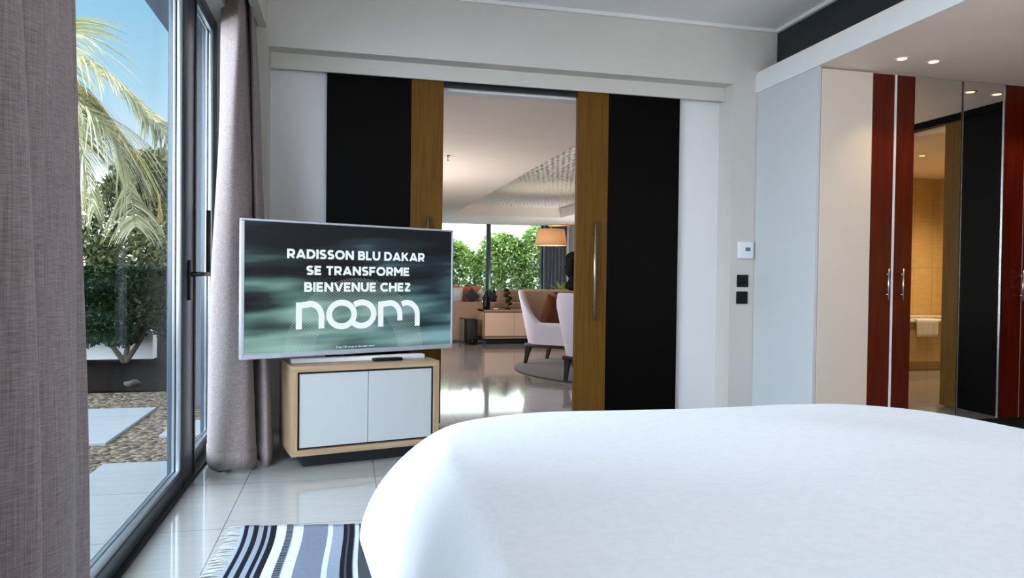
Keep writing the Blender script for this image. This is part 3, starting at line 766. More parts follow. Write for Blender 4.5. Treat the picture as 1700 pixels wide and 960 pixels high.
# ---- wardrobe: two units
YF = 4.09; ZT = 2.447
def bar_handle(hx, par):
    h = B().cyl((hx, YF - .045, .926), (hx, YF - .045, 1.137), .006)
    for z in (.965, 1.10): h.cyl((hx, YF - .0005, z), (hx, YF - .045, z), .004)
    return h.out('handle', MT['steel'], par, True)
def wdoor(par, x0, x1, pieces, hx):
    d = bx(x0, x1, YF, YF + .02, .10, ZT - .012).out('door', MT['beige_panel'], par)
    for kind, a, c in pieces:
        if kind == 'wood': bx(a, c, YF - .004, YF, .10, ZT - .012, bev=.001).out('wood_strip', MT['mahogany'], d)
        if kind == 'mirror': bx(a, c, YF - .004, YF, .10, ZT - .012).out('mirror', MT['mirror'], d)
        if kind == 'cream': bx(a, c, YF - .004, YF, .10, ZT - .012, bev=.001).out('panel', MT['beige_panel'], d)
        if kind in ('edge', 'white_edge'): bx(a, c, YF - .012, YF + .001, .10, ZT - .012).out('edge_strip', MT['steel' if kind == 'edge' else 'white'], d)
    bar_handle(hx, d); return d
t = thing('wardrobe', 'built in wardrobe unit with the white end panel, nearest the thermostat', 'wardrobe', (3.5, 4.4, 0), world=True, group='built in wardrobe units')
b = B(); b.box(2.984, 3.008, YF, 4.795, .0, ZT, bev=.001)
b.out('end_panel', MT['end_panel'], t)
bx(3.008, 4.115, YF + .024, 4.795, .10, ZT).out('carcass', MT['beige_panel'], t)
bx(3.02, 4.115, YF + .05, 4.795, 0, .10).out('plinth', MT['groove'], t)
wdoor(t, 3.012, 3.578, [('cream', 3.012, 3.398), ('wood', 3.400, 3.568), ('white_edge', 3.570, 3.580)], 3.517)
wdoor(t, 3.586, 4.110, [('wood', 3.588, 3.729), ('mirror', 3.730, 4.108)], 3.632)
t = thing('wardrobe', 'built in wardrobe unit at the right frame edge, mirror left of its wood strip', 'wardrobe', (4.5, 4.4, 0), world=True, group='built in wardrobe units')
bx(4.119, 4.976, YF + .024, 4.795, .10, ZT).out('carcass', MT['beige_panel'], t)
bx(4.119, 4.976, YF + .05, 4.795, 0, .10).out('plinth', MT['groove'], t)
wdoor(t, 4.120, 4.652, [('edge', 4.1165, 4.1215), ('mirror', 4.122, 4.464), ('edge', 4.464, 4.470), ('wood', 4.471, 4.650)], 4.621)
wdoor(t, 4.658, 4.972, [('wood', 4.659, 4.800), ('cream', 4.802, 4.970)], 4.69)

# ---- recessed spotlights in the soffit
MT['glow'] = emit('warm_lamp_glow', (1, .70, .36, 1), 2.6)
def downlight(x, y, z, label, group, e=10, cone=80):
    t = thing('downlight', label, 'spotlight', (x, y, z), world=True, group=group)
    B().lathe([(.030, -.002), (.040, -.004), (.044, 0), (.030, 0)], (x, y, z), 32, cap=False).out('ring', MT['plastic_white'], t, True)
    B().cyl((x, y, z - .003), (x, y, z - .0005), .029, seg=28).out('lens', MT['glow'], t)
    l = lamp('downlight_beam', 'SPOT', (x, y, z - .02), e, (1, .72, .42), .02, aim=(x, y + .06, 0), spot_size=math.radians(cone), spot_blend=.6)
    l.parent = t; l.matrix_parent_inverse = WORLD[t].inverted()
for (x, lb) in ((3.385, 'round recessed spotlight in the soffit, first from the left'), (3.621, 'round recessed spotlight in the soffit, second from the left'), (4.45, 'round recessed spotlight over the second wardrobe unit, seen in its mirror'), (4.69, 'round recessed spotlight over the right frame edge')):
    downlight(x, 3.82, 2.45, lb, 'soffit spotlights')
for (x, y) in ((6.2, 1.5), (7.1, 1.3)): downlight(x, y, 2.45, 'bathroom ceiling spotlight lighting the sand coloured tiles', 'bathroom spotlights', 110, 150)

# ---- bathtub and towel (seen in the mirror)
t = thing('bathtub', 'tiled bathtub seen in the wardrobe mirror', 'bathtub', (6.6, .6, 0), world=True)
bx(5.6, 7.82, .06, 1.10, .11, .57).out('apron', MT['bath_tile'], t)
bx(5.6, 7.82, .06, 1.04, 0, .11).out('plinth', MT['bath_tile'], t)
b = B(); b.box(5.58, 7.825, .98, 1.12, .57, .605, bev=.012); b.box(5.58, 7.825, .055, .16, .57, .605, bev=.012); b.box(5.58, 5.72, .16, .98, .57, .605, bev=.012); b.box(7.7, 7.825, .16, .98, .57, .605, bev=.012)
b.out('rim', MT['plastic_white'], t, 'auto')
g = B(); rows = []
for k in range(13):
    v = k / 12
    rows.append([(6.51 + u / 14 * (.31 - .04 * max(0, v - .3)) + .012 * v, 1.0 + .135 * min(1, v / .35) + .012 * math.sin(u * 1.5) * max(0, v - .35), .607 + .006 - max(0, v - .35) / .65 * .205) for u in range(15)])
g.grid(rows); o = g.out('towel', MT['towel'], None, True); sm = o.modifiers.new('thickness', 'SOLIDIFY'); sm.thickness = .006; sm.offset = 0
tag(o, 'white bath mat towel hanging over the bathtub rim', 'towel')

# ================================================================== LIVING ROOM THINGS
# round rug
b = B(); b.lathe([(0.01, .001), (1.40, .001), (1.43, .006), (1.43, .013), (1.40, .018), (.01, .018)], (0, 0, 0), 72)
o = b.out('round_rug', MT['rug_round'], None, 'auto'); o.location = (3.30, 7.68, 0)
tag(o, 'round charcoal rug under the two pale armchairs', 'rug')

# armchairs
def armchair(loc, rz, label):
    """seat faces +x in local space; origin under its centre"""
    t = thing('armchair', label, 'armchair', loc, rz, 'pale armchairs on the round rug')
    W2, D2 = .33, .34; pts = []
    n = 48
    for i in range(n + 1):
        s = i / n * 2 - 1                     # -1 right arm front .. 0 back .. 1 left arm front
        a = abs(s)
        if a > .45: x = -D2 + .16 + (a - .45) / .55 * (2 * D2 - .16); y = W2
        else:
            th = a / .45 * PI / 2; x = -D2 + .16 - .16 * math.cos(th) ** .8; y = W2 * math.sin(th) ** .62
        y = math.copysign(y, s) if s else 0
        h = .50 + .38 * max(0, min(1, 1 - (a - .26) / .27)) ** 1.3 if a > .26 else .88
        pts.append((x, y, h, a))
    def ring(p, i):
        x, y, h, a = p
        j0, j1 = max(0, i - 1), min(n, i + 1)
        tx, ty = pts[j1][0] - pts[j0][0], pts[j1][1] - pts[j0][1]; L = math.hypot(tx, ty) or 1
        ox, oy = ty / L, -tx / L              # outward normal candidate
        if ox * x + oy * y < 0 and a < .9: ox, oy = -ox, -oy
        if a >= .9: ox, oy = 0, math.copysign(1, y)
        fl = .14 * (h - .22) / .66 * (1 if a < .45 else max(.25, 1 - (a - .45) * 2))
        tk = .085
        P = lambda off, z: (x + ox * off, y + oy * off, z)
        zs = [.24, .34, .46, h - .03] if h > .55 else [.24, .33, .42, h - .03]
        outer = [P(.0 + fl * (z - .22) / (h - .22), z) for z in zs]
        return outer + [P(fl - .012, h - .006), P(fl - tk / 2, h), P(fl - tk + .012, h - .008)] + [P(fl * (z - .22) / (h - .22) - tk, z) for z in zs[::-1]]
    rings = [ring(p, i) for i, p in enumerate(pts)]
    # outer shell (pale) and inner lining (warm) as two meshes
    g = B(); vs = g.grid([r[:6] for r in rings]); sh = g.out('shell', MT['chair_fabric'], t, True)
    g = B(); g.grid([r[5:] for r in rings]); li = g.out('lining', MT['chair_inside'], t, True)
    for r in (rings[0], rings[-1]):
        g = B(); g.bm.faces.new([g.bm.verts.new(p) for p in r]); g.out('arm_front', MT['chair_fabric'], t)
    bx(-.26, .33, -.255, .255, .24, .43, bev=.045, seg=4).out('seat', MT['chair_inside'], t, 'auto')
    bx(-.33, .33, -.33, .33, .205, .245, bev=.006).out('base_rail', MT['dark_wood'], t, 'auto')
    for sx in (-1, 1):
        for sy in (-1, 1):
            x, y = sx * .285, sy * .285
            ex = x + (.05 * sx if sx < 0 else .02)
            B().grid([[(x - .03, y - .028, .21), (x + .03, y - .028, .21), (x + .03, y + .028, .21), (x - .03, y + .028, .21)], [(ex - .016, y - .016, .0), (ex + .016, y - .016, .0), (ex + .016, y + .016, .0), (ex - .016, y + .016, 0)]], close=True)
            lg = B(); v = lg.grid([[(x - .034, y - .03, .21), (x + .034, y - .03, .21), (x + .034, y + .03, .21), (x - .034, y + .03, .21)], [((x + ex) / 2 - .022, y - .021, .11), ((x + ex) / 2 + .022, y - .021, .11), ((x + ex) / 2 + .022, y + .021, .11), ((x + ex) / 2 - .022, y + .021, .11)], [(ex - .016, y - .016, .0), (ex + .016, y - .016, .0), (ex + .016, y + .016, .0), (ex - .016, y + .016, 0)]], close=True)
            lg.bm.faces.new(v[0]); lg.bm.faces.new(v[-1][::-1]); lg.out('leg', MT['dark_wood'], t)
    return t
RZ = .018
armchair((2.54, 8.24, RZ), math.radians(-43), 'pale armchair with a brown cushion facing right, the farther one')
armchair((2.585, 6.86, RZ), math.radians(48), 'pale armchair seen from behind, half hidden by the right sliding door')

def cushion(name, mat, label, loc, rot, sx=.45, sz=.45, th=.16, group=None, cat='cushion', parent=None):
    """soft square cushion standing upright in x,z, thickness along y"""
    n = 16; rows_f, rows_b = [], []
    for sgn, R in ((-1, rows_f), (1, rows_b)):
        for j in range(n + 1):
            r = []
            for i in range(n + 1):
                u, v = i / n * 2 - 1, j / n * 2 - 1
                e = max(0, (1 - u ** 4) * (1 - v ** 4)) ** .55
                pin = 1 - .09 * (1 - abs(u) ** 2) * (abs(v) ** 3); pin2 = 1 - .09 * (1 - abs(v) ** 2) * (abs(u) ** 3)
                r.append((u * sx / 2 * pin2, sgn * th / 2 * e, v * sz / 2 * pin))
            R.append(r)
    g = B(); g.grid(rows_f); g.grid([r[::-1] for r in rows_b]); bmesh.ops.remove_doubles(g.bm, verts=g.bm.verts, dist=.0005)
    o = g.out(name, mat, parent, True); o.location = loc; o.rotation_euler = rot
    if parent is None: tag(o, label, cat, group)
    return o
cushion('throw_cushion', MT['brown_cushion'], 'rust brown cushion on the seat of the farther armchair', (2.455, 8.26, .655), (math.radians(14), 0, math.radians(42)), .46, .42, .15)

# sofa seen from behind
t = thing('sofa', 'long taupe sofa with its back to the sideboard', 'sofa', (2.6, 11.9, 0), world=True)
bx(.6, 4.0, 11.30, 12.25, .06, .40, bev=.03).out('base', MT['sofa'], t, 'auto')
bx(.6, 4.0, 11.28, 11.48, .02, .638, bev=.025, seg=3).out('backrest', MT['sofa'], t, 'auto')
for x in (.6, 3.8): bx(x, x + .2, 11.3, 12.25, .06, .60, bev=.03).out('arm', MT['sofa'], t, 'auto')
for k in range(3): bx(.82 + k * 1.0, 1.80 + k * 1.0, 11.5, 12.2, .40, .52, bev=.05, seg=3).out('seat_cushion', MT['sofa'], t, 'auto')
bx(2.43, 3.30, 11.50, 11.68, .50, .845, bev=.06, seg=4).out('back_cushion', MT['sofa'], t, 'auto')
bx(3.32, 3.80, 11.50, 11.68, .50, .845, bev=.06, seg=4).out('back_cushion', MT['sofa'], t, 'auto')
for x in (.7, 3.9):
    for y in (11.38, 12.15): B().cyl((x, y, 0), (x, y, .07), .025).out('foot', MT['dark_wood'], t)
gq = 'cushions along the sofa back'
D45 = math.radians(45)
cushion('throw_cushion', MT['c_orange'], 'wide terracotta cushion with white edge behind the others', (2.00, 11.95, .70), (math.radians(4), 0, 0), .52, .40, .12, gq)
cushion('throw_cushion', MT['c_grey'], 'pale grey cushion at the left end of the sofa back', (1.78, 11.70, .70), (math.radians(6), 0, .1), .24, .36, .14, gq)
cushion('throw_cushion', MT['c_olive'], 'dark olive cushion standing on its corner', (2.02, 11.60, .73), (math.radians(8), D45, 0), .21, .21, .12, gq)
cushion('throw_cushion', MT['c_grey'], 'pale grey cushion standing on its corner beside the mullion', (2.19, 11.70, .73), (math.radians(10), D45, .2), .19, .19, .11, gq)
cushion('throw_cushion', MT['c_dark'], 'charcoal cushion standing on its corner', (2.33, 11.59, .71), (math.radians(10), D45 * .9, -.2), .20, .20, .11, gq)
cushion('throw_cushion', MT['c_dark'], 'charcoal cushion nearest the beige back cushion', (2.43, 11.74, .71), (math.radians(10), D45, -.1), .19, .19, .11, gq)

# sideboard
t = thing('sideboard', 'low wood framed sideboard with cream doors behind the armchairs', 'sideboard', (2.8, 11, 0), world=True)
b = B(); x0, x1, y0, y1, z0, z1 = 2.06, 3.56, 10.83, 11.25, .085, .535
b.box(x0, x1, y0, y1, z1 - .03, z1, bev=.002); b.box(x0, x1, y0, y1, z0, z0 + .03, bev=.002); b.box(x0, x0 + .03, y0, y1, z0, z1); b.box(x1 - .03, x1, y0, y1, z0, z1)
b.out('frame', MT['oak'], t)
bx(x0 + .03, x1 - .03, y0 + .03, y1, z0 + .03, z1 - .03).out('recess', MT['groove'], t)
for k in range(3): bx(x0 + .042 + k * .475, x0 + .512 + k * .475, y0 + .01, y0 + .035, z0 + .042, z1 - .042, bev=.001).out('door', MT['blush_panel'], t)
bx(x0 + .08, x1 - .08, y0 + .06, y1 - .04, 0, z0).out('plinth', MT['plinth'], t)
# things on the sideboard
o = B().lathe([(.03, 0), (.05, .004), (.058, .06), (.056, .15), (.046, .21), (.028, .245), (.022, .27), (.026, .285)], (2.155, 11.0, .535)).out('vase', MT['plastic_black'], None, True)
tag(o, 'black bottle shaped vase on the left end of the sideboard', 'vase')
MT['bronze'] = plain('dark_bronze', (58, 44, 34), .4, .6, var=.3, scale=30)
t = thing('sculpture', 'dark carved sculpture of stacked leaf shapes on the sideboard', 'sculpture', (2.50, 11.0, .535), world=True)
bx(2.46, 2.54, 10.96, 11.04, .535, .56, bev=.004).out('base', MT['bronze'], t)
B().cyl((2.50, 11, .56), (2.50, 11, .84), .008).out('stem', MT['bronze'], t)
b = B()
for k, (dx, z, r) in enumerate(((-.03, .84, .045), (.01, .80, .04), (-.035, .76, .045), (.02, .71, .05), (-.01, .66, .04), (.03, .63, .04))): b.ball((2.5 + dx, 11, z), r, (1, .45, .75), 14)
b.out('leaf_carving', MT['bronze'], t, True)
MT['glass_dish'] = plain('pale_glazed_ceramic', (214, 214, 216), .15, var=.02)
o = B().lathe([(.02, 0), (.035, .004), (.055, .022), (.05, .022), (.03, .01), (.005, .008)], (2.30, 10.93, .535)).out('dish', MT['glass_dish'], None, True)
tag(o, 'small pale ceramic dish on the sideboard', 'dish')
MT['red_wood'] = plain('dark_red_wood', (74, 26, 22), .3, var=.2, scale=20)
t = thing('figurine', 'dark red turned wood figurine on the sideboard behind the armchair', 'figurine', (3.29, 11.0, .535), world=True)
B().lathe([(.05, 0), (.05, .015), (.022, .04), (.03, .10), (.026, .16), (.014, .20)], (3.29, 11, .535)).out('body', MT['red_wood'], t, True)
B().ball((3.29, 11, .79), .036).out('head', MT['red_wood'], t, True)
# subwoofer
t = thing('subwoofer', 'black floor speaker box beside the sideboard', 'speaker', (1.89, 10.8, 0), world=True)
bx(1.805, 1.975, 10.745, 11.02, .012, .392, bev=.008).out('cabinet', MT['plastic_black'], t, 'auto')
bx(1.815, 1.965, 10.735, 10.747, .09, .38, bev=.004).out('grille', MT['rubber'], t, 'auto')
B().cyl((1.89, 10.734, .055), (1.89, 10.746, .055), .008, seg=16).out('badge', MT['steel'], t)
for x in (1.83, 1.95):
    for y in (10.78, 10.98): B().cyl((x, y, 0), (x, y, .014), .012).out('foot', MT['rubber'], t)
t = thing('magazine_rack', 'slim black wire rack beside the floor speaker', 'rack', (1.755, 10.9, 0), world=True)
b = B()
for k in range(4): b.cyl((1.725 + k * .018, 10.85, 0), (1.725 + k * .018, 10.85, .40), .004, seg=8); b.cyl((1.725 + k * .018, 11.0, 0), (1.725 + k * .018, 11.0, .40), .004, seg=8)
b.out('wires', MT['black'], t)
bx(1.718, 1.785, 10.845, 11.005, .395, .405).out('top_frame', MT['black'], t)
bx(1.718, 1.785, 10.845, 11.005, .03, .04).out('shelf', MT['black'], t)

# floor lamp with arm
q = N('lamp_shade_fabric'); v = q.noise(q.coord((60, 60, 8)), 2, 2)
q.set(Base_Color=q.ramp(v, [(.3, lin((226, 196, 160))), (.7, lin((240, 214, 182)))]), Roughness=.8)
tr = q.n('ShaderNodeBsdfTranslucent'); tr.inputs[0].default_value = lin((250, 222, 186)); mx = q.n('ShaderNodeMixShader'); mx.inputs[0].default_value = .25
q.l(q.p.outputs[0], mx.inputs[1]); q.l(tr.outputs[0], mx.inputs[2]); q.l(mx.outputs[0], q.o.inputs[0]); MT['shade'] = q.m
MT['pale_wood'] = wood('pale_lamp_wood', (176, 128, 84), (206, 160, 112), .5, 'x')
t = thing('floor_lamp', 'arc floor lamp with a lit beige drum shade by the slate curtain', 'floor lamp', (4.2, 11.8, 0), world=True)
g = B(); g.lathe([(.278, 1.60), (.230, 1.88)], (3.43, 11.8, 0), 48, cap=False); o = g.out('lamp_shade', MT['shade'], t, True); sm = o.modifiers.new('thickness', 'SOLIDIFY'); sm.thickness = .003
b = B(); b.cyl((3.38, 11.8, 1.945), (4.22, 11.8, 1.975), .013); b.out('arm', MT['pale_wood'], t, True)
b = B(); b.cyl((3.43, 11.8, 1.74), (3.43, 11.8, 1.95), .010)
for a in range(3): b.cyl((3.43, 11.8, 1.86), (3.43 + .231 * math.cos(a * 2.09), 11.8 + .231 * math.sin(a * 2.09), 1.875), .003, seg=8)
b.out('stem', MT['pale_wood'], t, True)
B().cyl((4.2, 11.8, .02), (4.2, 11.8, 2.02), .018).out('pole', MT['pale_wood'], t, True)
B().lathe([(.01, 0), (.17, 0), (.17, .015), (.02, .03)], (4.2, 11.8, 0)).out('base', MT['black'], t, 'auto')
MT['bulb'] = emit('warm_bulb', (1, .72, .40, 1), 8)
B().ball((3.43, 11.8, 1.70), .04).out('bulb', MT['bulb'], t, True)
l = lamp('floor_lamp_glow', 'POINT', (3.43, 11.8, 1.70), 34, (1, .84, .64), .06); l.parent = t; l.matrix_parent_inverse = WORLD[t].inverted()

# slate curtain at the far window
pts = []
for k in range(14): pts.append((4.84 + k * .047, 17.22 + (.07 if k % 2 else -.03)))
curtain('curtain', pts, [(x, y + .01) for x, y in pts], .01, LC - .01, MT['grey_curtain'], 'slate grey curtain at the far living room window', hem=False, n=130)

# dark bust on a pedestal
MT['ebony'] = plain('ebony_carving', (12, 12, 14), .6, spec=.15, var=.2, scale=20)
t = thing('bust', 'black carved head on a tall pedestal behind the armchair', 'sculpture', (3.34, 10.0, 0), world=True)
B().lathe([(.16, 0), (.16, .03), (.10, .05), (.09, .70), (.12, .72), (.12, .745)], (3.34, 10.0, 0), 4).out('pedestal', MT['dark_wood'], t)
b = B(); b.lathe([(.05, .745), (.05, .77), (.02, .79), (.02, .86)], (3.34, 10, 0), 24); b.out('stand', MT['black'], t, 'auto')
# head: one surface from rings of the profile (face towards -x)
prof = [(.86, .07, .06, .02), (.90, .13, .11, .01), (.95, .12, .10, .0), (1.0, .075, .07, -.01), (1.04, .062, .06, -.012), (1.08, .075, .068, -.02), (1.11, .095, .075, -.028), (1.15, .100, .078, -.02), (1.19, .108, .080, -.016), (1.22, .122, .082, -.014), (1.25, .104, .084, -.006), (1.28, .112, .088, -.004), (1.32, .125, .098, .006), (1.36, .128, .102, .008), (1.395, .10, .085, .012), (1.415, .05, .045, .012)]
g = B(); rows = []
for z, rx, ry, ox in prof:
    rows.append([(3.27 + ox + 1.15 * rx * math.cos(2 * PI * i / 28), 10.0 + ry * math.sin(2 * PI * i / 28), z) for i in range(28)])
v = g.grid(rows, close=True); g.bm.faces.new(v[0][::-1]); g.bm.faces.new(v[-1])
hd = g.out('head', MT['ebony'], t, True)
B().ball((3.28, 10.0, 1.355), .135, (1, .85, .62)).out('hair', MT['ebony'], t, True)
for s in (-1, 1): B().ball((3.275, 10.0 + s * .086, 1.2), .03, (.5, .4, 1), 10).out('ear', MT['ebony'], t, True)

# ceiling sprinkler
t = thing('sprinkler', 'small steel sprinkler head on the living room ceiling', 'sprinkler', (1.06, 7.7, LC), world=True)
b = B(); b.lathe([(.028, 0), (.03, -.006), (.012, -.01), (.010, -.028), (.004, -.03)], (1.06, 7.7, LC)); b.out('body', MT['steel'], t, True)
b = B().lathe([(.004, -.052), (.022, -.050), (.022, -.054), (.004, -.056)], (1.06, 7.7, LC)); b.cyl((1.06, 7.7, LC - .028), (1.06, 7.7, LC - .052), .003, seg=8); b.out('deflector', MT['steel'], t, True)

# ================================================================== PLANTS
def leafmat(name, stops, trans=.35, rough=.45):
    q = N(name); v = q.noise(q.coord((1, 1, 1)), 9, 3)
    gi = q.n('ShaderNodeNewGeometry')
    rnd = q.math('ADD', q.math('MULTIPLY', gi.outputs['Random Per Island'], .75), q.math('MULTIPLY', v, .25))
    c = q.ramp(rnd, stops); q.set(Base_Color=c, Roughness=rough, Specular_IOR_Level=.12)
    tr = q.n('ShaderNodeBsdfTranslucent'); q.l(c, tr.inputs[0]); mx = q.n('ShaderNodeMixShader'); mx.inputs[0].default_value = trans
    q.l(q.p.outputs[0], mx.inputs[1]); q.l(tr.outputs[0], mx.inputs[2]); q.l(mx.outputs[0], q.o.inputs[0]); return q.m
MT['leaf_dark'] = leafmat('dark_hedge_leaves', [(.1, lin((10, 22, 8))), (.5, lin((20, 40, 13))), (.9, lin((40, 62, 22)))], .15)
MT['leaf_mid'] = leafmat('garden_leaves', [(.1, lin((34, 40, 24))), (.5, lin((62, 70, 38))), (.9, lin((104, 106, 64)))], .25)
MT['leaf_bright'] = leafmat('bright_shrub_leaves', [(.1, lin((76, 108, 58))), (.45, lin((140, 174, 96))), (.9, lin((204, 222, 146)))], .5)
MT['palm'] = leafmat('palm_leaflets', [(.1, lin((124, 128, 88))), (.5, lin((172, 170, 132))), (.9, lin((218, 212, 184)))], .3)
MT['palm_dry'] = leafmat('dry_palm_leaflets', [(.1, lin((96, 92, 46))), (.9, lin((160, 144, 70)))], .3)
MT['palm_shade'] = leafmat('shaded_palm_leaflets', [(.1, lin((52, 54, 44))), (.9, lin((96, 96, 72)))], .15)  # palm colour darkened to paint in the shade on one frond
MT['bark'] = plain('brown_bark', (92, 80, 66), .9, var=.3, scale=20, bump=.4, stretch=(1, 1, 6))
R = random.Random(11)
def leaves(n, sampler, L, mat, parent, wd=.42, name='foliage'):
    vs, fs = [], []
    for _ in range(n):
        c = Vector(sampler()); d = Vector((R.gauss(0, 1), R.gauss(0, 1), R.gauss(0, .8))).normalized()
        sd = d.cross(Vector((R.gauss(0, 1), R.gauss(0, 1), R.gauss(0, 1)))).normalized(); l = L * R.uniform(.6, 1.3); nrm = d.cross(sd)
        k = len(vs)
        vs += [c - d * l / 2, c + sd * l * wd / 2 + nrm * l * .06, c + d * l / 2, c - sd * l * wd / 2 + nrm * l * .06]
        fs.append((k, k + 1, k + 2, k + 3))
    return raw(name, [tuple(v) for v in vs], fs, mat, parent)
def blob(cs):
    def f():
        c, r = R.choice(cs)
        d = Vector((R.gauss(0, 1), R.gauss(0, 1), R.gauss(0, 1))).normalized() * (R.uniform(.35, 1) ** .5)
        return (c[0] + d.x * r[0], c[1] + d.y * r[1], c[2] + d.z * r[2])
    return f
def stems(base, tips, r, parent, mat=None):
    b = B()
    for tp in tips:
        mid = ((base[0] * .4 + tp[0] * .6), (base[1] * .4 + tp[1] * .6), base[2] + (tp[2] - base[2]) * .5)
        b.cyl(base, mid, r, r * .7, 10); b.cyl(mid, tp, r * .7, r * .3, 10)
    return b.out('trunk', mat or MT['bark'], parent, True)
# clipped hedge bush outside the terrace window
t = thing('hedge_bush', 'dark clipped bush on a short trunk outside the terrace window', 'bush', (-2.6, 9.45, GZ), world=True)
def hedge():
    while True:
        x, y, z = R.uniform(-4.2, -1.75), R.uniform(9.0, 9.8), R.uniform(.18, 1.12)
        zb = .24 + .10 * math.sin(x * 5) + .10 * math.sin(x * 13)
        if z > zb and (R.random() < .35 or z > .98 or y < 9.2 or z < zb + .15): return (x, y, z)
leaves(19000, hedge, .075, MT['leaf_dark'], t)
stems((-2.60, 9.45, GZ), [(-2.9, 9.4, .5), (-2.55, 9.5, .55), (-2.3, 9.4, .5)], .035, t)
# looser shrubs and a tree behind the hedge
t = thing('shrub', 'loose olive green shrub behind the clipped bush', 'bush', (-3.0, 11.0, GZ), world=True)
leaves(8000, blob([((-3.6, 11, .9), (.7, .5, .75)), ((-2.9, 11.1, 1.0), (.7, .5, .7)), ((-2.3, 11, .95), (.5, .5, .7))]), .10, MT['leaf_mid'], t)
stems((-3.0, 11, GZ), [(-3.5, 11, 1.0), (-2.9, 11.1, 1.2), (-2.4, 11, 1.1)], .03, t)
t = thing('tree', 'olive brown leafy tree behind the palm fronds', 'tree', (-3.4, 13.5, GZ), world=True)
leaves(15000, blob([((-3.5, 13.5, 1.8), (1.0, .8, 1.0)), ((-2.7, 13.3, 1.9), (.8, .7, 1.0)), ((-2.3, 13.4, 1.3), (.6, .6, .9)), ((-3.2, 13.5, 2.6), (.8, .7, .6))]), .14, MT['leaf_mid'], t)
stems((-3.2, 13.5, GZ), [(-3.6, 13.5, 2.0), (-2.8, 13.4, 2.3), (-2.3, 13.4, 1.6)], .07, t)
# palm
t = thing('palm_tree', 'coconut palm with long drooping fronds outside the terrace window', 'palm tree', (-2.95, 7.45, GZ), world=True)
tr_ = B(); tp = [(-2.95 + .1 * math.sin(k * .4), 7.45, GZ + k * .33) for k in range(10)]
for a, c in zip(tp, tp[1:]): tr_.cyl(a, c, .13 - .003 * tp.index(a), .125, 14)
tr_.out('trunk', MT['bark'], t, True)
def frond(pts, L0, mat, n=58, droop=1.0, w=.030, up_len=.6, sides=(1, -1), name='frond', spread=.5):
    P = [Vector(p) for p in catmull(pts, 12)]; vs, fs = [], []
    tot = len(P) - 1
    for i in range(len(P) - 1):              # rachis as a slim three sided rod
        r = .016 * (1 - .8 * i / tot)
        for q_, rr_ in ((P[i], r), (P[i + 1], r * .97)):
            vs += [(q_.x - rr_, q_.y, q_.z), (q_.x + rr_, q_.y - rr_, q_.z), (q_.x, q_.y + rr_, q_.z + rr_)]
        k = len(vs) - 6; fs += [(k, k + 1, k + 4, k + 3), (k + 1, k + 2, k + 5, k + 4), (k + 2, k, k + 3, k + 5)]
    for sgn in sides:
        for i in range(n):
            f_ = .06 + .94 * i / n; j = min(int(f_ * tot), tot - 1); c = P[j].lerp(P[j + 1], f_ * tot - j); tan = (P[j + 1] - P[j]).normalized()
            sd = tan.cross(Vector((0, 0, 1))).normalized() * sgn
            upv = sd.cross(tan) * sgn
            l = L0 * (math.sin(PI * min(1, .18 + f_ * .8)) ** .6) * R.uniform(.85, 1.1)
            d = (tan * R.uniform(.5, .7) + sd * spread * R.uniform(.8, 1.2) + Vector((0, 0, up_len * .35))).normalized()
            pts_ = [c]; q_ = c.copy()
            for s_ in range(5):
                q_ = q_ + d * l / 5; pts_.append(q_.copy())
                d = (d + Vector((R.gauss(0, .03), R.gauss(0, .03), -.34 * droop))).normalized()
            k = len(vs); wv = tan * w / 2
            for s_, q_ in enumerate(pts_):
                ww = (.5, 1, 1, .85, .55, .08)[s_]
                vs += [tuple(q_ - wv * ww), tuple(q_ + wv * ww)]
            for s_ in range(5): fs.append((k + 2 * s_, k + 2 * s_ + 1, k + 2 * s_ + 3, k + 2 * s_ + 2))
    return raw(name, [tuple(v) for v in vs], fs, mat, t)
CR = (-2.92, 7.45, 2.98)
frond([CR, (-2.75, 7.35, 3.26), (-2.46, 7.3, 3.04), (-2.19, 7.3, 2.85), (-1.97, 7.3, 2.66), (-1.75, 7.25, 2.46), (-1.58, 7.2, 2.22)], 1.0, MT['palm'], 120, .62, w=.022, spread=.75)
frond([CR, (-2.64, 7.05, 2.78), (-2.35, 7.0, 2.55), (-2.14, 6.95, 2.39), (-1.97, 6.95, 2.14), (-1.88, 6.95, 1.78), (-1.82, 6.9, 1.45)], .92, MT['palm'], 110, .8, w=.022, spread=.7)
frond([CR, (-2.60, 6.9, 2.72), (-2.33, 6.75, 2.46), (-2.22, 6.7, 2.20), (-2.14, 6.7, 1.90), (-2.09, 6.7, 1.55)], .85, MT['palm'], 100, .9, w=.022, spread=.7)
frond([CR, (-2.95, 8.0, 3.05), (-2.73, 8.2, 2.90), (-2.51, 8.25, 2.66), (-2.28, 8.3, 2.37), (-2.08, 8.3, 1.95)], .62, MT['palm_shade'], 70, 1.2, w=.03)
frond([CR, (-2.6, 8.0, 2.85), (-2.2, 8.2, 2.35), (-1.98, 8.25, 1.95), (-1.93, 8.25, 1.6)], .30, MT['palm_dry'], 50, 1.3)
frond([CR, (-3.3, 7.3, 3.4), (-3.9, 7.2, 3.2), (-4.5, 7.1, 2.6)], .8, MT['palm'], 60, 1.0)
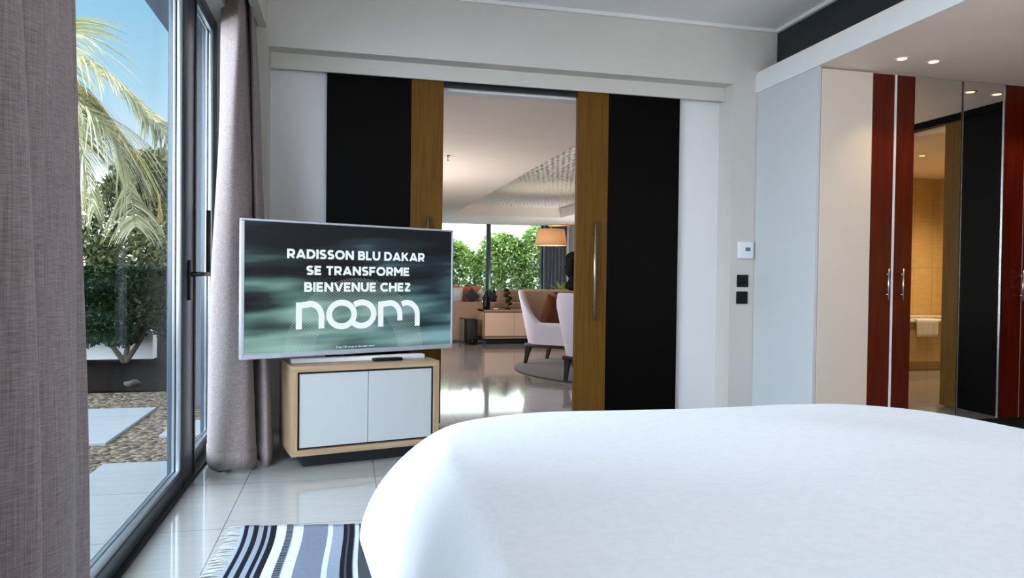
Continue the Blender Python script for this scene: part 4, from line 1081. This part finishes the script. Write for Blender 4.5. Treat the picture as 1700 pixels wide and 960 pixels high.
frond([CR, (-3.0, 8.2, 3.5), (-3.1, 8.9, 3.4), (-3.2, 9.6, 2.8)], .8, MT['palm'], 60, 1.0)
# shrubs behind the living room window
for k, (x, wd_, top, lb) in enumerate(((1.4, 1.0, 1.9, 'bright green shrub left of the television edge, beyond the far window'), (2.7, .95, 2.05, 'bright green shrub left of the window mullion'), (4.15, .95, 2.25, 'bright green shrub right of the window mullion'), (5.3, .9, 2.5, 'tall bright green shrub behind the floor lamp'))):
    t = thing('garden_shrub', lb, 'bush', (x, 19.2, -.06), world=True, group='sunlit shrubs beyond the living room')
    leaves(3600, blob([((x, 19.2, top * .70), (wd_ * .8, .5, top * .30)), ((x - .35, 19.1, top * .52), (.5, .45, top * .34)), ((x + .4, 19.15, top * .56), (.55, .45, top * .36)), ((x, 19.2, top * .86), (wd_ * .6, .4, top * .16))]), .15, MT['leaf_bright'], t)
    stems((x, 19.2, -.06), [(x - .4, 19.1, top * .7), (x + .05, 19.2, top * .85), (x + .42, 19.2, top * .7)], .022, t)
# potted plant by the far curtain
t = thing('potted_plant', 'low leafy potted plant in front of the slate curtain', 'plant', (4.05, 13.0, 0), world=True)
B().lathe([(.12, 0), (.15, .03), (.18, .60), (.19, .66), (.165, .66), (.15, .62), (.02, .61)], (4.05, 13.0, 0)).out('pot', MT['c_grey'], t, True)
b = B(); vs, fs = [], []
for k in range(34):
    a = R.uniform(0, 2 * PI); l = R.uniform(.35, .55); el_ = R.uniform(.5, 1.2); d = Vector((math.cos(a) * math.cos(el_), math.sin(a) * math.cos(el_), math.sin(el_))); q_ = Vector((4.05, 13, .62)); sd = d.cross(Vector((0, 0, 1))).normalized(); kk = len(vs)
    for s_ in range(6):
        ww = (.006, .012, .035, .04, .025, .002)[s_]; vs += [tuple(q_ - sd * ww), tuple(q_ + sd * ww)]; q_ = q_ + d * l / 5; d = (d + Vector((0, 0, -.16))).normalized()
    for s_ in range(5): fs.append((kk + 2 * s_, kk + 2 * s_ + 1, kk + 2 * s_ + 3, kk + 2 * s_ + 2))
raw('leaves', vs, fs, MT['leaf_bright'], t)
